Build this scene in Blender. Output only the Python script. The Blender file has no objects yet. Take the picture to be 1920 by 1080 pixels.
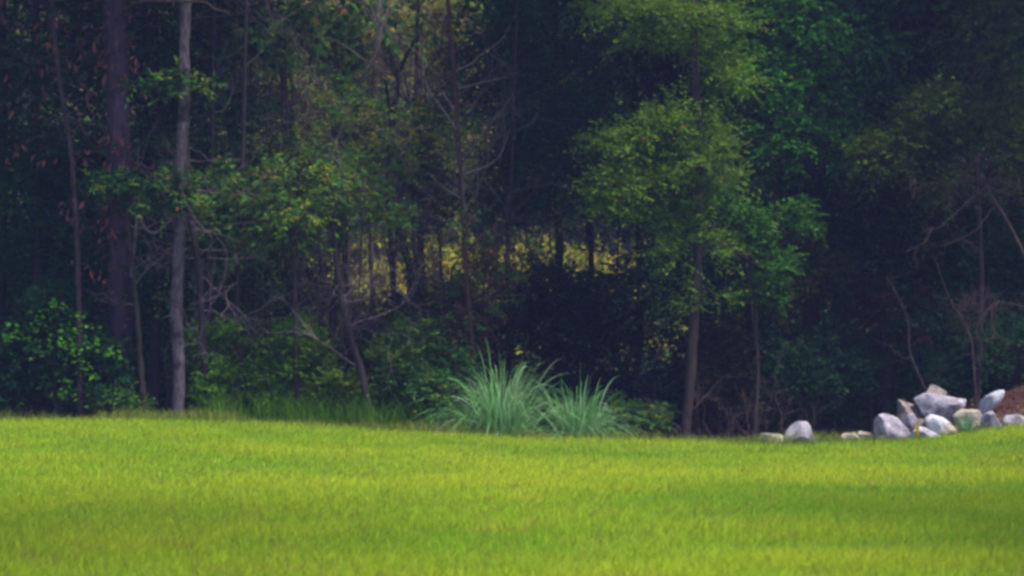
import bpy, math
import numpy as np
from mathutils import Vector

# ------------------------------------------------------------------ camera, sky, sun, exposure
sc = bpy.context.scene
col = sc.collection
FPX = 3680.0                      # focal length in pixels of the 1920 wide photograph
CAM = np.array([0.0, 0.0, 1.6])
TH = math.atan(80.0 / FPX)        # slight upward tilt
cd = bpy.data.cameras.new('camera')
cd.sensor_width = 36.0
cd.lens = FPX / 1920 * 36.0
cd.clip_end = 1000
cd.dof.use_dof = True
cd.dof.focus_distance = 33.0
cd.dof.aperture_fstop = 2.4
cam = bpy.data.objects.new('camera', cd)
cam.location = CAM
cam.rotation_euler = (math.pi / 2 + TH, 0, 0)
col.objects.link(cam)
sc.camera = cam

SUN = np.array([0.42, -0.26, 1.10]); SUN /= np.linalg.norm(SUN)
w = bpy.data.worlds.new('World'); sc.world = w; w.use_nodes = True
nt = w.node_tree
sky = nt.nodes.new('ShaderNodeTexSky')
sky.sky_type = 'NISHITA'; sky.sun_disc = False
sky.sun_elevation = math.asin(SUN[2]); sky.sun_rotation = math.atan2(SUN[0], SUN[1])
sky.air_density = 1.0; sky.dust_density = 1.0; sky.ozone_density = 2.0
nt.nodes['Background'].inputs['Strength'].default_value = 0.14
nt.links.new(sky.outputs[0], nt.nodes['Background'].inputs['Color'])
sd = bpy.data.lights.new('sun', 'SUN')
sd.energy = 4.0; sd.angle = math.radians(12); sd.color = (1.0, 0.95, 0.84)
sun = bpy.data.objects.new('sun', sd)
sun.rotation_euler = Vector(-SUN).to_track_quat('-Z', 'Y').to_euler()
sun.location = (20, -10, 40)
col.objects.link(sun)
sc.view_settings.view_transform = 'Standard'
sc.view_settings.look = 'None'
sc.view_settings.exposure = 0.86
sc.view_settings.gamma = 1.0
sc.render.engine = 'CYCLES'
sc.cycles.max_bounces = 6
sc.cycles.diffuse_bounces = 3
sc.cycles.transmission_bounces = 4
sc.cycles.volume_bounces = 0
sc.cycles.use_denoising = True
sc.cycles.pixel_filter_type = 'BLACKMAN_HARRIS'
sc.cycles.filter_width = 3.2

# ------------------------------------------------------------------ helpers
rng = np.random.default_rng(11)
Z = np.array([0, 0, 1.0])

def nrm(v):
    return v / np.maximum(np.linalg.norm(v, axis=-1, keepdims=True), 1e-9)

def at(px, py, Y):
    """world point that stands at depth Y on the sight line of a photograph pixel"""
    x = (px - 960) / FPX; y = (540 - py) / FPX
    d = np.array([x, math.cos(TH) - y * math.sin(TH), math.sin(TH) + y * math.cos(TH)])
    return CAM + d * (Y / d[1])

def sstep(a, b, v):
    t = np.clip((np.asarray(v, float) - a) / (b - a), 0, 1)
    return t * t * (3 - 2 * t)

EDGE_Y = 32.0
_ex = np.array([-200, 0, 150, 300, 450, 600, 700, 800, 900, 1000, 1150, 1300, 1500, 1650, 1720, 1780, 1850, 1920, 2100])
_ey = np.array([792, 787, 785, 785, 788, 795, 802, 808, 813, 818, 822, 826, 830, 826, 821, 812, 803, 797, 790])
_X = (_ex - 960) / FPX * EDGE_Y
_Zz = np.array([at(a, b, EDGE_Y)[2] for a, b in zip(_ex, _ey)])

def zg(x, y):
    x = np.asarray(x, float); y = np.asarray(y, float)
    e = (np.interp(x - .4, _X, _Zz) + np.interp(x, _X, _Zz) + np.interp(x + .4, _X, _Zz)) / 3 - 0.06
    z = e * sstep(13, 31, y)
    z = z + 0.025 * np.sin(x * 0.9 + 1) * np.sin(y * 0.7) * sstep(31.5, 29, y)
    z = z - 0.18 * sstep(32.2, 34.0, y) * sstep(8.0, 6.0, x)
    z = z + 0.10 * np.sin(x * 1.3 + y * 0.5) * np.sin(y * 0.9 - x * 0.3) * sstep(33, 36, y)
    z = z + 0.72 * np.exp(-((x - 9.9) / 1.9) ** 2 - ((y - 34.6) / 1.3) ** 2)
    z = z + 4.6 * sstep(50, 76, y)
    return z

def link(o, parent=None):
    col.objects.link(o)
    if parent is not None:
        o.parent = parent
    return o

def tag(o, label, cat=None, group=None, kind=None):
    if label: o['label'] = label
    if cat: o['category'] = cat
    if group: o['group'] = group
    if kind: o['kind'] = kind
    return o

def thing(name, loc, label, cat, group=None):
    o = bpy.data.objects.new(name, None)
    o.empty_display_size = 0.1
    o.location = tuple(loc)
    link(o)
    return tag(o, label, cat, group)

def mesh_data(name, V, Q=None, T=None, C=None, mat=None, smooth=False):
    me = bpy.data.meshes.new(name)
    V = np.asarray(V, np.float32)
    nq = 0 if Q is None else len(Q); ntr = 0 if T is None else len(T)
    me.vertices.add(len(V)); me.vertices.foreach_set('co', V.ravel())
    idx = []
    if nq: idx.append(np.asarray(Q, np.int32).ravel())
    if ntr: idx.append(np.asarray(T, np.int32).ravel())
    idx = np.concatenate(idx)
    me.loops.add(len(idx)); me.loops.foreach_set('vertex_index', idx)
    me.polygons.add(nq + ntr)
    st = np.concatenate([np.arange(nq) * 4, nq * 4 + np.arange(ntr) * 3]).astype(np.int32)
    me.polygons.foreach_set('loop_start', st)
    if smooth:
        me.polygons.foreach_set('use_smooth', np.ones(nq + ntr, bool))
    if C is not None:
        a = me.color_attributes.new('Col', 'FLOAT_COLOR', 'POINT')
        c4 = np.ones((len(V), 4), np.float32); c4[:, :3] = C
        a.data.foreach_set('color', c4.ravel())
    me.update(calc_edges=True)
    if mat: me.materials.append(mat)
    return me

def part(name, parent, V, Q=None, T=None, C=None, mat=None, smooth=False, kind=None):
    V = np.asarray(V, float)
    up = parent
    while up is not None:      # parents are only ever moved, never turned or scaled
        V = V - np.array(up.location); up = up.parent
    o = bpy.data.objects.new(name, mesh_data(name, V, Q, T, C, mat, smooth))
    link(o, parent)
    if kind: o['kind'] = kind
    return o

# ------------------------------------------------------------------ materials
def newmat(name):
    m = bpy.data.materials.new(name); m.use_nodes = True
    return m, m.node_tree.nodes, m.node_tree.links

def leaf_mat(name, trans=0.35, rough=0.5, spec=0.3, boost=1.0, noise=0.0):
    m, N, L = newmat(name)
    p = N['Principled BSDF']
    a = N.new('ShaderNodeVertexColor'); a.layer_name = 'Col'
    src = a.outputs['Color']
    if noise > 0:
        tc = N.new('ShaderNodeTexCoord')
        nz = N.new('ShaderNodeTexNoise'); nz.inputs['Scale'].default_value = 3.0; nz.inputs['Detail'].default_value = 4
        L.new(tc.outputs['Object'], nz.inputs['Vector'])
        mr = N.new('ShaderNodeMapRange'); mr.inputs['To Min'].default_value = 1 - noise; mr.inputs['To Max'].default_value = 1 + noise
        mr.inputs['From Min'].default_value = 0.3; mr.inputs['From Max'].default_value = 0.7
        L.new(nz.outputs['Fac'], mr.inputs['Value'])
        mx = N.new('ShaderNodeMix'); mx.data_type = 'RGBA'; mx.blend_type = 'MULTIPLY'; mx.inputs['Factor'].default_value = 1
        L.new(src, mx.inputs['A']); L.new(mr.outputs[0], mx.inputs['B'])
        src = mx.outputs['Result']
    L.new(src, p.inputs['Base Color'])
    p.inputs['Roughness'].default_value = rough
    p.inputs['Specular IOR Level'].default_value = spec
    t = N.new('ShaderNodeBsdfTranslucent'); L.new(src, t.inputs['Color'])
    mix = N.new('ShaderNodeMixShader'); mix.inputs[0].default_value = trans
    L.new(p.outputs[0], mix.inputs[1]); L.new(t.outputs[0], mix.inputs[2])
    L.new(mix.outputs[0], N['Material Output'].inputs['Surface'])
    return m

def bark_mat(name, c1, c2, c3=None, scale=1.0, bump=0.6):
    m, N, L = newmat(name)
    p = N['Principled BSDF']; p.inputs['Roughness'].default_value = 0.9; p.inputs['Specular IOR Level'].default_value = 0.15
    tc = N.new('ShaderNodeTexCoord')
    mp = N.new('ShaderNodeMapping'); mp.inputs['Scale'].default_value = (14 * scale, 14 * scale, 3.2 * scale)
    L.new(tc.outputs['Object'], mp.inputs['Vector'])
    nz = N.new('ShaderNodeTexNoise'); nz.inputs['Scale'].default_value = 1.0; nz.inputs['Detail'].default_value = 6; nz.inputs['Roughness'].default_value = 0.7
    L.new(mp.outputs[0], nz.inputs['Vector'])
    r = N.new('ShaderNodeValToRGB')
    r.color_ramp.elements[0].position = 0.36; r.color_ramp.elements[0].color = (*c1, 1)
    r.color_ramp.elements[1].position = 0.64; r.color_ramp.elements[1].color = (*c2, 1)
    L.new(nz.outputs['Fac'], r.inputs['Fac'])
    src = r.outputs['Color']
    if c3:
        n2 = N.new('ShaderNodeTexNoise'); n2.inputs['Scale'].default_value = 2.3; n2.inputs['Detail'].default_value = 4
        L.new(tc.outputs['Object'], n2.inputs['Vector'])
        r2 = N.new('ShaderNodeValToRGB'); r2.color_ramp.elements[0].position = 0.52; r2.color_ramp.elements[1].position = 0.62
        L.new(n2.outputs['Fac'], r2.inputs['Fac'])
        mx = N.new('ShaderNodeMix'); mx.data_type = 'RGBA'
        L.new(r2.outputs['Color'], mx.inputs['Factor']); L.new(src, mx.inputs['A']); mx.inputs['B'].default_value = (*c3, 1)
        src = mx.outputs['Result']
    L.new(src, p.inputs['Base Color'])
    b = N.new('ShaderNodeBump'); b.inputs['Strength'].default_value = bump; b.inputs['Distance'].default_value = 0.03
    L.new(nz.outputs['Fac'], b.inputs['Height']); L.new(b.outputs[0], p.inputs['Normal'])
    return m

def rock_mat(name, ca, cb, cc):
    m, N, L = newmat(name)
    p = N['Principled BSDF']; p.inputs['Roughness'].default_value = 0.85; p.inputs['Specular IOR Level'].default_value = 0.25
    tc = N.new('ShaderNodeTexCoord')
    n1 = N.new('ShaderNodeTexNoise'); n1.inputs['Scale'].default_value = 5; n1.inputs['Detail'].default_value = 7; n1.inputs['Roughness'].default_value = 0.65
    L.new(tc.outputs['Object'], n1.inputs['Vector'])
    r = N.new('ShaderNodeValToRGB'); e = r.color_ramp.elements
    e[0].position = 0.32; e[0].color = (*ca, 1); e[1].position = 0.66; e[1].color = (*cc, 1)
    k = e.new(0.5); k.color = (*cb, 1)
    L.new(n1.outputs['Fac'], r.inputs['Fac'])
    n2 = N.new('ShaderNodeTexNoise'); n2.inputs['Scale'].default_value = 38; n2.inputs['Detail'].default_value = 5
    L.new(tc.outputs['Object'], n2.inputs['Vector'])
    mr = N.new('ShaderNodeMapRange'); mr.inputs['From Min'].default_value = .3; mr.inputs['From Max'].default_value = .7
    mr.inputs['To Min'].default_value = 0.75; mr.inputs['To Max'].default_value = 1.2
    L.new(n2.outputs['Fac'], mr.inputs['Value'])
    mx = N.new('ShaderNodeMix'); mx.data_type = 'RGBA'; mx.blend_type = 'MULTIPLY'; mx.inputs['Factor'].default_value = 1
    L.new(r.outputs['Color'], mx.inputs['A']); L.new(mr.outputs[0], mx.inputs['B'])
    L.new(mx.outputs['Result'], p.inputs['Base Color'])
    b = N.new('ShaderNodeBump'); b.inputs['Strength'].default_value = 0.7; b.inputs['Distance'].default_value = 0.02
    ad = N.new('ShaderNodeMath'); ad.operation = 'ADD'
    L.new(n1.outputs['Fac'], ad.inputs[0]); L.new(n2.outputs['Fac'], ad.inputs[1])
    L.new(ad.outputs[0], b.inputs['Height']); L.new(b.outputs[0], p.inputs['Normal'])
    return m

def ground_mat(name, cols, scale, red=None):
    m, N, L = newmat(name)
    p = N['Principled BSDF']; p.inputs['Roughness'].default_value = 0.95; p.inputs['Specular IOR Level'].default_value = 0.1
    tc = N.new('ShaderNodeTexCoord')
    n1 = N.new('ShaderNodeTexNoise'); n1.inputs['Scale'].default_value = scale; n1.inputs['Detail'].default_value = 8; n1.inputs['Roughness'].default_value = 0.7
    L.new(tc.outputs['Object'], n1.inputs['Vector'])
    r = N.new('ShaderNodeValToRGB'); e = r.color_ramp.elements
    e[0].position = 0.34; e[0].color = (*cols[0], 1); e[1].position = 0.68; e[1].color = (*cols[2], 1)
    k = e.new(0.5); k.color = (*cols[1], 1)
    L.new(n1.outputs['Fac'], r.inputs['Fac'])
    src = r.outputs['Color']
    if red:   # red clay round a bank, a place of its own on the ground
        (cx, cy, rad), rc = red
        dn = N.new('ShaderNodeVectorMath'); dn.operation = 'DISTANCE'; dn.inputs[1].default_value = (cx, cy, 0.4)
        L.new(tc.outputs['Object'], dn.inputs[0])
        n3 = N.new('ShaderNodeTexNoise'); n3.inputs['Scale'].default_value = 1.6
        L.new(tc.outputs['Object'], n3.inputs['Vector'])
        ma = N.new('ShaderNodeMath'); ma.operation = 'MULTIPLY_ADD'; ma.inputs[1].default_value = 2.0
        L.new(n3.outputs['Fac'], ma.inputs[0]); L.new(dn.outputs['Value'], ma.inputs[2])
        mr = N.new('ShaderNodeMapRange'); mr.inputs['From Min'].default_value = rad + 1.3; mr.inputs['From Max'].default_value = rad + .7
        L.new(ma.outputs[0], mr.inputs['Value'])
        mx = N.new('ShaderNodeMix'); mx.data_type = 'RGBA'; L.new(mr.outputs[0], mx.inputs['Factor'])
        r3 = N.new('ShaderNodeValToRGB'); r3.color_ramp.elements[0].color = (*[c * .45 for c in rc], 1); r3.color_ramp.elements[1].color = (*rc, 1)
        r3.color_ramp.elements[0].position = .35; r3.color_ramp.elements[1].position = .62
        L.new(n1.outputs['Fac'], r3.inputs['Fac'])
        L.new(src, mx.inputs['A']); L.new(r3.outputs[0], mx.inputs['B']); src = mx.outputs['Result']
    L.new(src, p.inputs['Base Color'])
    b = N.new('ShaderNodeBump'); b.inputs['Strength'].default_value = 0.8; b.inputs['Distance'].default_value = 0.05
    L.new(n1.outputs['Fac'], b.inputs['Height']); L.new(b.outputs[0], p.inputs['Normal'])
    return m

M_LEAF = leaf_mat('leaf', 0.38, 0.6, 0.08)
M_DRY = leaf_mat('dry_leaf', 0.2, 0.8, 0.1)
M_GRASS = leaf_mat('lawn_blade', 0.42, 0.65, 0.06)
M_REED = leaf_mat('reed_blade', 0.3, 0.45, 0.3)
M_BARK = bark_mat('brown_bark', (0.026, 0.016, 0.017), (0.070, 0.047, 0.046), (0.035, 0.040, 0.02))
M_DARK = bark_mat('dark_bark', (0.022, 0.015, 0.020), (0.055, 0.036, 0.042))
M_PURP = bark_mat('purple_bark', (0.024, 0.013, 0.028), (0.066, 0.038, 0.068))
M_PALE = bark_mat('pale_bark', (0.035, 0.024, 0.030), (0.15, 0.108, 0.142), (0.030, 0.022, 0.032), scale=2.2)
M_RED = bark_mat('reddish_bark', (0.035, 0.016, 0.016), (0.085, 0.04, 0.036))
M_TWIG = bark_mat('grey_twig', (0.10, 0.068, 0.088), (0.22, 0.16, 0.19))
M_TAN = bark_mat('tan_twig', (0.045, 0.026, 0.026), (0.100, 0.062, 0.060))

# ------------------------------------------------------------------ the ground
def grid(xs, ys):
    X, Y = np.meshgrid(xs, ys)
    V = np.stack([X, Y, zg(X, Y)], -1).reshape(-1, 3)
    nx = len(xs); a = (np.arange(len(ys) - 1)[:, None] * nx + np.arange(nx - 1)).ravel()
    return V, np.stack([a, a + 1, a + nx + 1, a + nx], -1)

xs = np.concatenate([np.linspace(-260, -16, 14)[:-1], np.linspace(-16, 16, 101), np.linspace(16, 260, 14)[1:]])
V, Q = grid(xs, np.concatenate([np.linspace(-120, 8, 8)[:-1], np.linspace(8, 32.3, 70)]))
lawn = part('lawn', None, V, Q, mat=ground_mat('lawn_soil', [(0.05, 0.075, 0.012), (0.10, 0.15, 0.018), (0.14, 0.20, 0.02)], 1.5), smooth=True)
tag(lawn, 'mown green lawn sloping gently up to the wood', kind='structure')
V, Q = grid(xs, np.concatenate([np.linspace(32.3, 38, 40), np.linspace(38, 90, 53)[1:], np.linspace(90, 420, 10)[1:]]))
floor = part('forest_floor', None, V, Q, mat=ground_mat('leaf_litter', [(0.018, 0.016, 0.010), (0.045, 0.035, 0.018), (0.09, 0.065, 0.035)], 6.0,
             red=((9.9, 34.4, 2.3), (0.078, 0.034, 0.028))), smooth=True)
tag(floor, 'shaded forest floor with leaf litter and a red clay bank', kind='structure')

# ------------------------------------------------------------------ grass
def blades(P, h, wd, lean_dir, lean, bend, C, tipc=None):
    n = len(P)
    ang = rng.uniform(0, 2 * math.pi, n)
    side = np.stack([np.cos(ang), np.sin(ang), np.zeros(n)], -1) * (wd / 2)[:, None]
    h_ = h[:, None]
    mid = P + Z * h_ * 0.55 + lean_dir * (lean * h * .45)[:, None]
    tip = P + Z * h_ * (1 - 0.25 * bend[:, None]) + lean_dir * ((lean + bend) * h)[:, None]
    V = np.stack([P - side, P + side, mid + side * .8, mid - side * .8, tip], 1).reshape(-1, 3)
    b = np.arange(n)[:, None] * 5
    Qd = b + np.array([0, 1, 2, 3]); T = b + np.array([3, 2, 4])
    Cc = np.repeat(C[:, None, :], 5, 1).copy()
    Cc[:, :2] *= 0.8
    if tipc is not None: Cc[:, 4] = tipc
    return V, Qd, T, Cc.reshape(-1, 3)

def vnoise(x, y, s, seed):
    """smooth value noise on a lattice"""
    r = np.random.default_rng(seed).random((64, 64))
    u = x / s + 100; v = y / s + 100
    i = np.floor(u).astype(int); j = np.floor(v).astype(int); f = u - i; g = v - j
    f = f * f * (3 - 2 * f); g = g * g * (3 - 2 * g)
    a = r[i % 64, j % 64]; b = r[(i + 1) % 64, j % 64]; c = r[i % 64, (j + 1) % 64]; d = r[(i + 1) % 64, (j + 1) % 64]
    return (a * (1 - f) + b * f) * (1 - g) + (c * (1 - f) + d * f) * g

def lawn_pts(y0, y1, dens, margin):
    half = 960 / FPX
    n = int(dens * (y1 - y0) * 2 * (half * (y0 + y1) / 2 + margin))
    y = rng.uniform(y0, y1, n); x = rng.uniform(-1, 1, n) * (half * y + margin)
    return x, y
xs_, ys_ = [], []
for y0, y1, dn in ((11, 15, 2100), (15, 19, 1500), (19, 24, 1020), (24, 28, 820), (28, 32.6, 780)):
    a, b = lawn_pts(y0, y1, dn, 0.7); xs_.append(a); ys_.append(b)
gx = np.concatenate(xs_); gy = np.concatenate(ys_)
keep = gy < 32.05 + 0.5 * (vnoise(gx, gx * 0, 0.9, 3) - .5) + rng.normal(0, .12, len(gx))
gx, gy = gx[keep], gy[keep]; n = len(gx)
big = vnoise(gx, gy, 2.6, 5); med = vnoise(gx, gy, 0.9, 6); sm = vnoise(gx, gy, 0.28, 7)
t = np.clip(0.60 * big + 0.42 * med + 0.25 * sm - 0.13 + rng.normal(0, .16, n), 0, 1)[:, None]
GA = np.array([0.22, 0.43, 0.022]); GB = np.array([0.55, 0.60, 0.032])
C = GA * (1 - t) + GB * t
dry = rng.random(n) < 0.05 + 0.13 * (sm > .62)
C[dry] = np.array([0.40, 0.30, 0.06]) * rng.uniform(.7, 1.1, (dry.sum(), 1))
C *= rng.uniform(0.72, 1.2, (n, 1))
h = rng.uniform(.045, .095, n) * (0.75 + .6 * med) * (1 + .35 * (gy > 31.5) * rng.random(n))
wd = np.interp(gy, [12, 32], [.0052, .0105]) * rng.uniform(.7, 1.3, n)
la = rng.uniform(0, 2 * math.pi, n); ld = np.stack([np.cos(la) + .35, np.sin(la), 0 * la], -1)
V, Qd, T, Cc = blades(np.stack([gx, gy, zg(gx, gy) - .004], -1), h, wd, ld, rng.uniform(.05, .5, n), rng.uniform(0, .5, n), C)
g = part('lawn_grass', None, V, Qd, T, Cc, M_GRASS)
tag(g, 'bright yellow-green mown grass of the lawn', 'grass', kind='stuff')

# taller unmown grass along the wood's edge
n = 17000
gx = rng.uniform(-9.6, 9.6, n); gy = 32.05 + np.abs(rng.normal(0, .45, n)) + rng.uniform(-.35, .1, n)
cl = vnoise(gx, gy, .5, 9); kp = rng.random(n) < .25 + cl; gx, gy = gx[kp], gy[kp]; n = len(gx)
tt = rng.random((n, 1))
C = np.array([.10, .20, .025]) * (1 - tt) + np.array([.34, .33, .06]) * tt
la = rng.uniform(0, 2 * math.pi, n); ld = np.stack([np.cos(la), np.sin(la), 0 * la], -1)
hh = rng.uniform(.07, .28, n) * (.35 + 1.1 * vnoise(gx, gy, .8, 12))
V, Qd, T, Cc = blades(np.stack([gx, gy, zg(gx, gy) - .01], -1), hh, rng.uniform(.005, .010, n), ld, rng.uniform(.0, .3, n), rng.uniform(.05, .7, n), C)
g = part('edge_grass', None, V, Qd, T, Cc, M_GRASS)
tag(g, 'taller unmown grass fringe where the lawn meets the wood', 'grass', kind='stuff')

# ------------------------------------------------------------------ plant builders
def smooth_path(P, seg=5):
    P = np.asarray(P, float)
    if len(P) < 3: return np.stack([P[0] + (P[-1] - P[0]) * t for t in np.linspace(0, 1, seg)])
    Q_ = np.vstack([2 * P[0] - P[1], P, 2 * P[-1] - P[-2]])
    out = []
    for i in range(1, len(Q_) - 2):
        a, b, c, d = Q_[i - 1:i + 3]
        for t in np.arange(seg) / seg:
            out.append(.5 * ((2 * b) + (-a + c) * t + (2 * a - 5 * b + 4 * c - d) * t * t + (-a + 3 * b - 3 * c + d) * t ** 3))
    out.append(P[-1])
    return np.array(out)

class Tubes:
    def __init__(s): s.V = []; s.Q = []; s.n = 0
    def add(s, P, R, k=6, rough=0.0):
        P = np.asarray(P, float); R = np.broadcast_to(np.asarray(R, float), (len(P),)) if np.ndim(R) else np.full(len(P), R)
        T = np.gradient(P, axis=0); T = nrm(T)
        ref = np.array([1., 0, 0]) if abs(T[0][0]) < .9 else np.array([0, 1., 0])
        U = nrm(ref - T * (T @ ref)[:, None]); W = np.cross(T, U)
        a = np.arange(k) * 2 * math.pi / k
        rr = R[:, None] * (1 + rough * rng.normal(0, 1, (len(P), k)))
        ring = P[:, None] + rr[..., None] * (U[:, None] * np.cos(a)[None, :, None] + W[:, None] * np.sin(a)[None, :, None])
        s.V.append(ring.reshape(-1, 3))
        m = len(P); i = np.arange(m - 1)[:, None] * k; j = np.arange(k); j2 = (j + 1) % k
        s.Q.append((s.n + np.stack([i + j, i + j2, i + k + j2, i + k + j], -1)).reshape(-1, 4))
        s.n += m * k
    def build(s, name, parent, mat, kind=None):
        return part(name, parent, np.vstack(s.V), np.vstack(s.Q), mat=mat, smooth=True, kind=kind)

def walk(p, d, L, n, curl, up=0.0):
    pts = [np.array(p, float)]; d = nrm(np.array(d, float)); bias = rng.normal(0, curl * .5, 3)
    for i in range(n):
        d = nrm(d + rng.normal(0, curl, 3) + bias / n + Z * up / n)
        pts.append(pts[-1] + d * L / n)
    return np.array(pts)

def ramify(tb, p, d, L, r, depth, kids=4, curl=.22, up=.1, spread=.8, k=4, shrink=.55, out=None):
    pts = walk(p, d, L, 6 if depth else 4, curl, up)
    tb.add(pts, np.linspace(r, r * .35, len(pts)), k)
    if out is not None and depth <= 1: out.append(pts)
    if depth > 0:
        for q in range(kids):
            i = int(rng.integers(1, len(pts) - 1)); u = rng.random()
            b = pts[i] * (1 - u) + pts[i + 1] * u
            dd = nrm(pts[i + 1] - pts[i]) + spread * nrm(rng.normal(0, 1, 3))
            ramify(tb, b, dd, L * shrink * rng.uniform(.7, 1.25), r * .5, depth - 1, kids, curl, up, spread, max(3, k - 1), shrink, out)

DENS = 1.7; BIG = 1.2
class Leaves:
    def __init__(s): s.V = []; s.C = []
    def raw(s, p, t, nn, ll, lw, C, fold=.25):
        b = nrm(np.cross(nn, t)); nn = np.cross(t, b)
        ll = np.asarray(ll)[:, None]; lw = np.asarray(lw)[:, None]
        mid = p + t * ll * .45 + nn * lw * fold
        tip = p + t * ll - nn * ll * .08
        V = np.stack([p, mid + b * lw / 2, tip, mid - b * lw / 2], 1)
        s.V.append(V.reshape(-1, 3)); s.C.append(np.repeat(C, 4, 0))
    def sprays(s, O, D, L, nl, ll, lw, pal, droop=.2, spread=.8, flat=.6, jit=.35, odd=.02, oddc=((.35, .25, .03), (.30, .10, .03))):
        n = len(O); D = nrm(D)
        u = (np.arange(nl)[None] + rng.random((n, nl))) / nl
        Lr = (L * rng.uniform(.6, 1.3, n))[:, None, None]
        pos = O[:, None] + D[:, None] * Lr * u[..., None] - Z * droop * Lr * (u ** 2)[..., None]
        ax = nrm(D[:, None] - Z * 2 * droop * u[..., None])
        sd = nrm(np.cross(ax, Z) + rng.normal(0, .05, ax.shape))
        sg = np.where(np.arange(nl) % 2, 1., -1.)[None, :, None]
        t = nrm(ax * .6 + sd * sg * spread + rng.normal(0, jit, ax.shape) - Z * .08)
        nn = nrm(Z * flat + rng.normal(0, .45, ax.shape))
        m = n * nl
        pal = np.asarray(pal, float)
        c = pal[rng.integers(0, len(pal), n)][:, None] * rng.uniform(.75, 1.25, (n, 1, 1)) * rng.uniform(.75, 1.3, (n, nl, 1))
        c = c.reshape(m, 3)
        if odd:
            k = rng.random(m) < odd
            c[k] = np.array(oddc)[rng.integers(0, len(oddc), k.sum())]
        s.raw(pos.reshape(m, 3), t.reshape(m, 3), nn.reshape(m, 3), ll * rng.uniform(.6, 1.25, m), lw * rng.uniform(.7, 1.2, m), c)
    def lobe(s, c, r, n, nl=9, L=.45, ll=.10, lw=.045, pal=((.05, .10, .02),), shell=.45, droop=.2, up=.15, **kw):
        c = np.asarray(c, float); r = np.asarray(r, float); n = int(n * DENS); ll = ll * BIG; lw = lw * BIG
        d = nrm(rng.normal(0, 1, (n, 3)))
        q = rng.random(n) ** shell
        # lumps: sub-centres so that the outline is uneven and gaps stay open
        k = max(4, n // 45); sub = nrm(rng.normal(0, 1, (k, 3))) * (rng.random((k, 1)) ** .5)
        which = rng.integers(0, k, n)
        o = sub[which] * .82 + d * q[:, None] * .42
        D = nrm(nrm(o) * r * .8 + d * .5 * r.mean() + np.array([0, 0, up]) + rng.normal(0, .25, (n, 3)))
        s.sprays(c + o * r, D, L, nl, ll, lw, pal, droop=droop, **kw)
    def build(s, name, parent, mat=None, kind='stuff'):
        V = np.vstack(s.V); C = np.vstack(s.C)
        Qd = np.arange(len(V)).reshape(-1, 4)
        return part(name, parent, V, Qd, None, C, mat or M_LEAF, kind=kind)

def px_path(pts, Y, base=True, top=None):
    """pts: photograph pixels from foot to tip; Y one depth or one for each; base carries it into the ground, top adds height above the last point"""
    Ys = [Y] * len(pts) if np.isscalar(Y) else Y
    P = [at(a, b, y) for (a, b), y in zip(pts, Ys)]
    if base:
        x, y = P[0][0], P[0][1]
        g0 = np.array([x, y, float(zg(x, y)) - .15])
        if P[0][2] - g0[2] > .1: P.insert(0, g0)
        else: P[0] = g0
    if top:
        d = nrm(P[-1] - P[-2]); d = nrm(d + Z)
        P.append(P[-1] + d * top * .5); P.append(P[-1] + (d * .6 + Z * .4) * top * .5)
    return smooth_path(np.array(P), 6)

EVG = ((.012, .058, .018), (.015, .068, .015), (.021, .080, .016), (.010, .048, .026))
OAK = ((.105, .195, .016), (.130, .215, .018), (.080, .170, .018))
MID = ((.062, .168, .026), (.082, .185, .024), (.048, .145, .044), (.120, .175, .026))
BRT = ((.080, .200, .015), (.095, .220, .018), (.060, .170, .015))
YEL = ((.62, .54, .04), (.48, .50, .04), (.66, .52, .04), (.34, .40, .03))
OLV = ((.20, .24, .030), (.26, .25, .035), (.13, .20, .025), (.18, .13, .08))
PUR = ((.14, .065, .075), (.11, .05, .075), (.17, .07, .06))

def canopy(lv, x, y, z, r, n=340, ll=.22, pal=EVG):
    """the part of a crown above the picture: real, coarser leaves"""
    for a in range(3):
        o = rng.normal(0, .45, 3) * np.array([r[0], r[1], r[2]])
        lv.lobe(np.array([x, y, z]) + o, r, n // 3, 8, .9, ll, ll * .5, pal, shell=.6)

def limb(root, P, r0, r1, mat, name='branch', k=6):
    trunk = [c for c in root.children if c.name.startswith('trunk')]
    tb = Tubes(); tb.add(P, np.linspace(r0, r1, len(P)), k, .05); return tb.build(name, trunk[0] if trunk else root, mat)

def base_of(P): return (P[0][0], P[0][1], float(zg(P[0][0], P[0][1])))

def make_tree(name, label, cat, pts, Y, r0, r1, bark, top=None, group=None, k=9, rough=.06):
    P = px_path(pts, Y, True, top)
    root = thing(name, base_of(P), label, cat, group)
    tb = Tubes()
    R = np.linspace(r0, r1, len(P)); R[0] *= 1.7; R[1] *= 1.3; R[2] *= 1.15; R[3] *= 1.06
    tb.add(P, R, k, rough)
    tb.build('trunk', root, bark)
    return root, P

def add_twigs(root, P, n, L, r, depth, mat, lo=.2, hi=1.0, kids=4, up=.15, name='twigs', outward=None, curl=.22):
    tb = Tubes(); tips = []
    for _ in range(n):
        i = int(rng.integers(int(lo * (len(P) - 1)), max(int(hi * (len(P) - 1)), 1) + 1))
        i = min(i, len(P) - 1)
        d = nrm(rng.normal(0, 1, 3) * np.array([1, .7, .5]) + (0 if outward is None else np.array(outward))) + Z * .25
        ramify(tb, P[i], d, L * rng.uniform(.6, 1.3), r, depth, kids, curl, up, out=tips)
    tb.build(name, root, mat, kind='stuff')
    return tips

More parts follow.
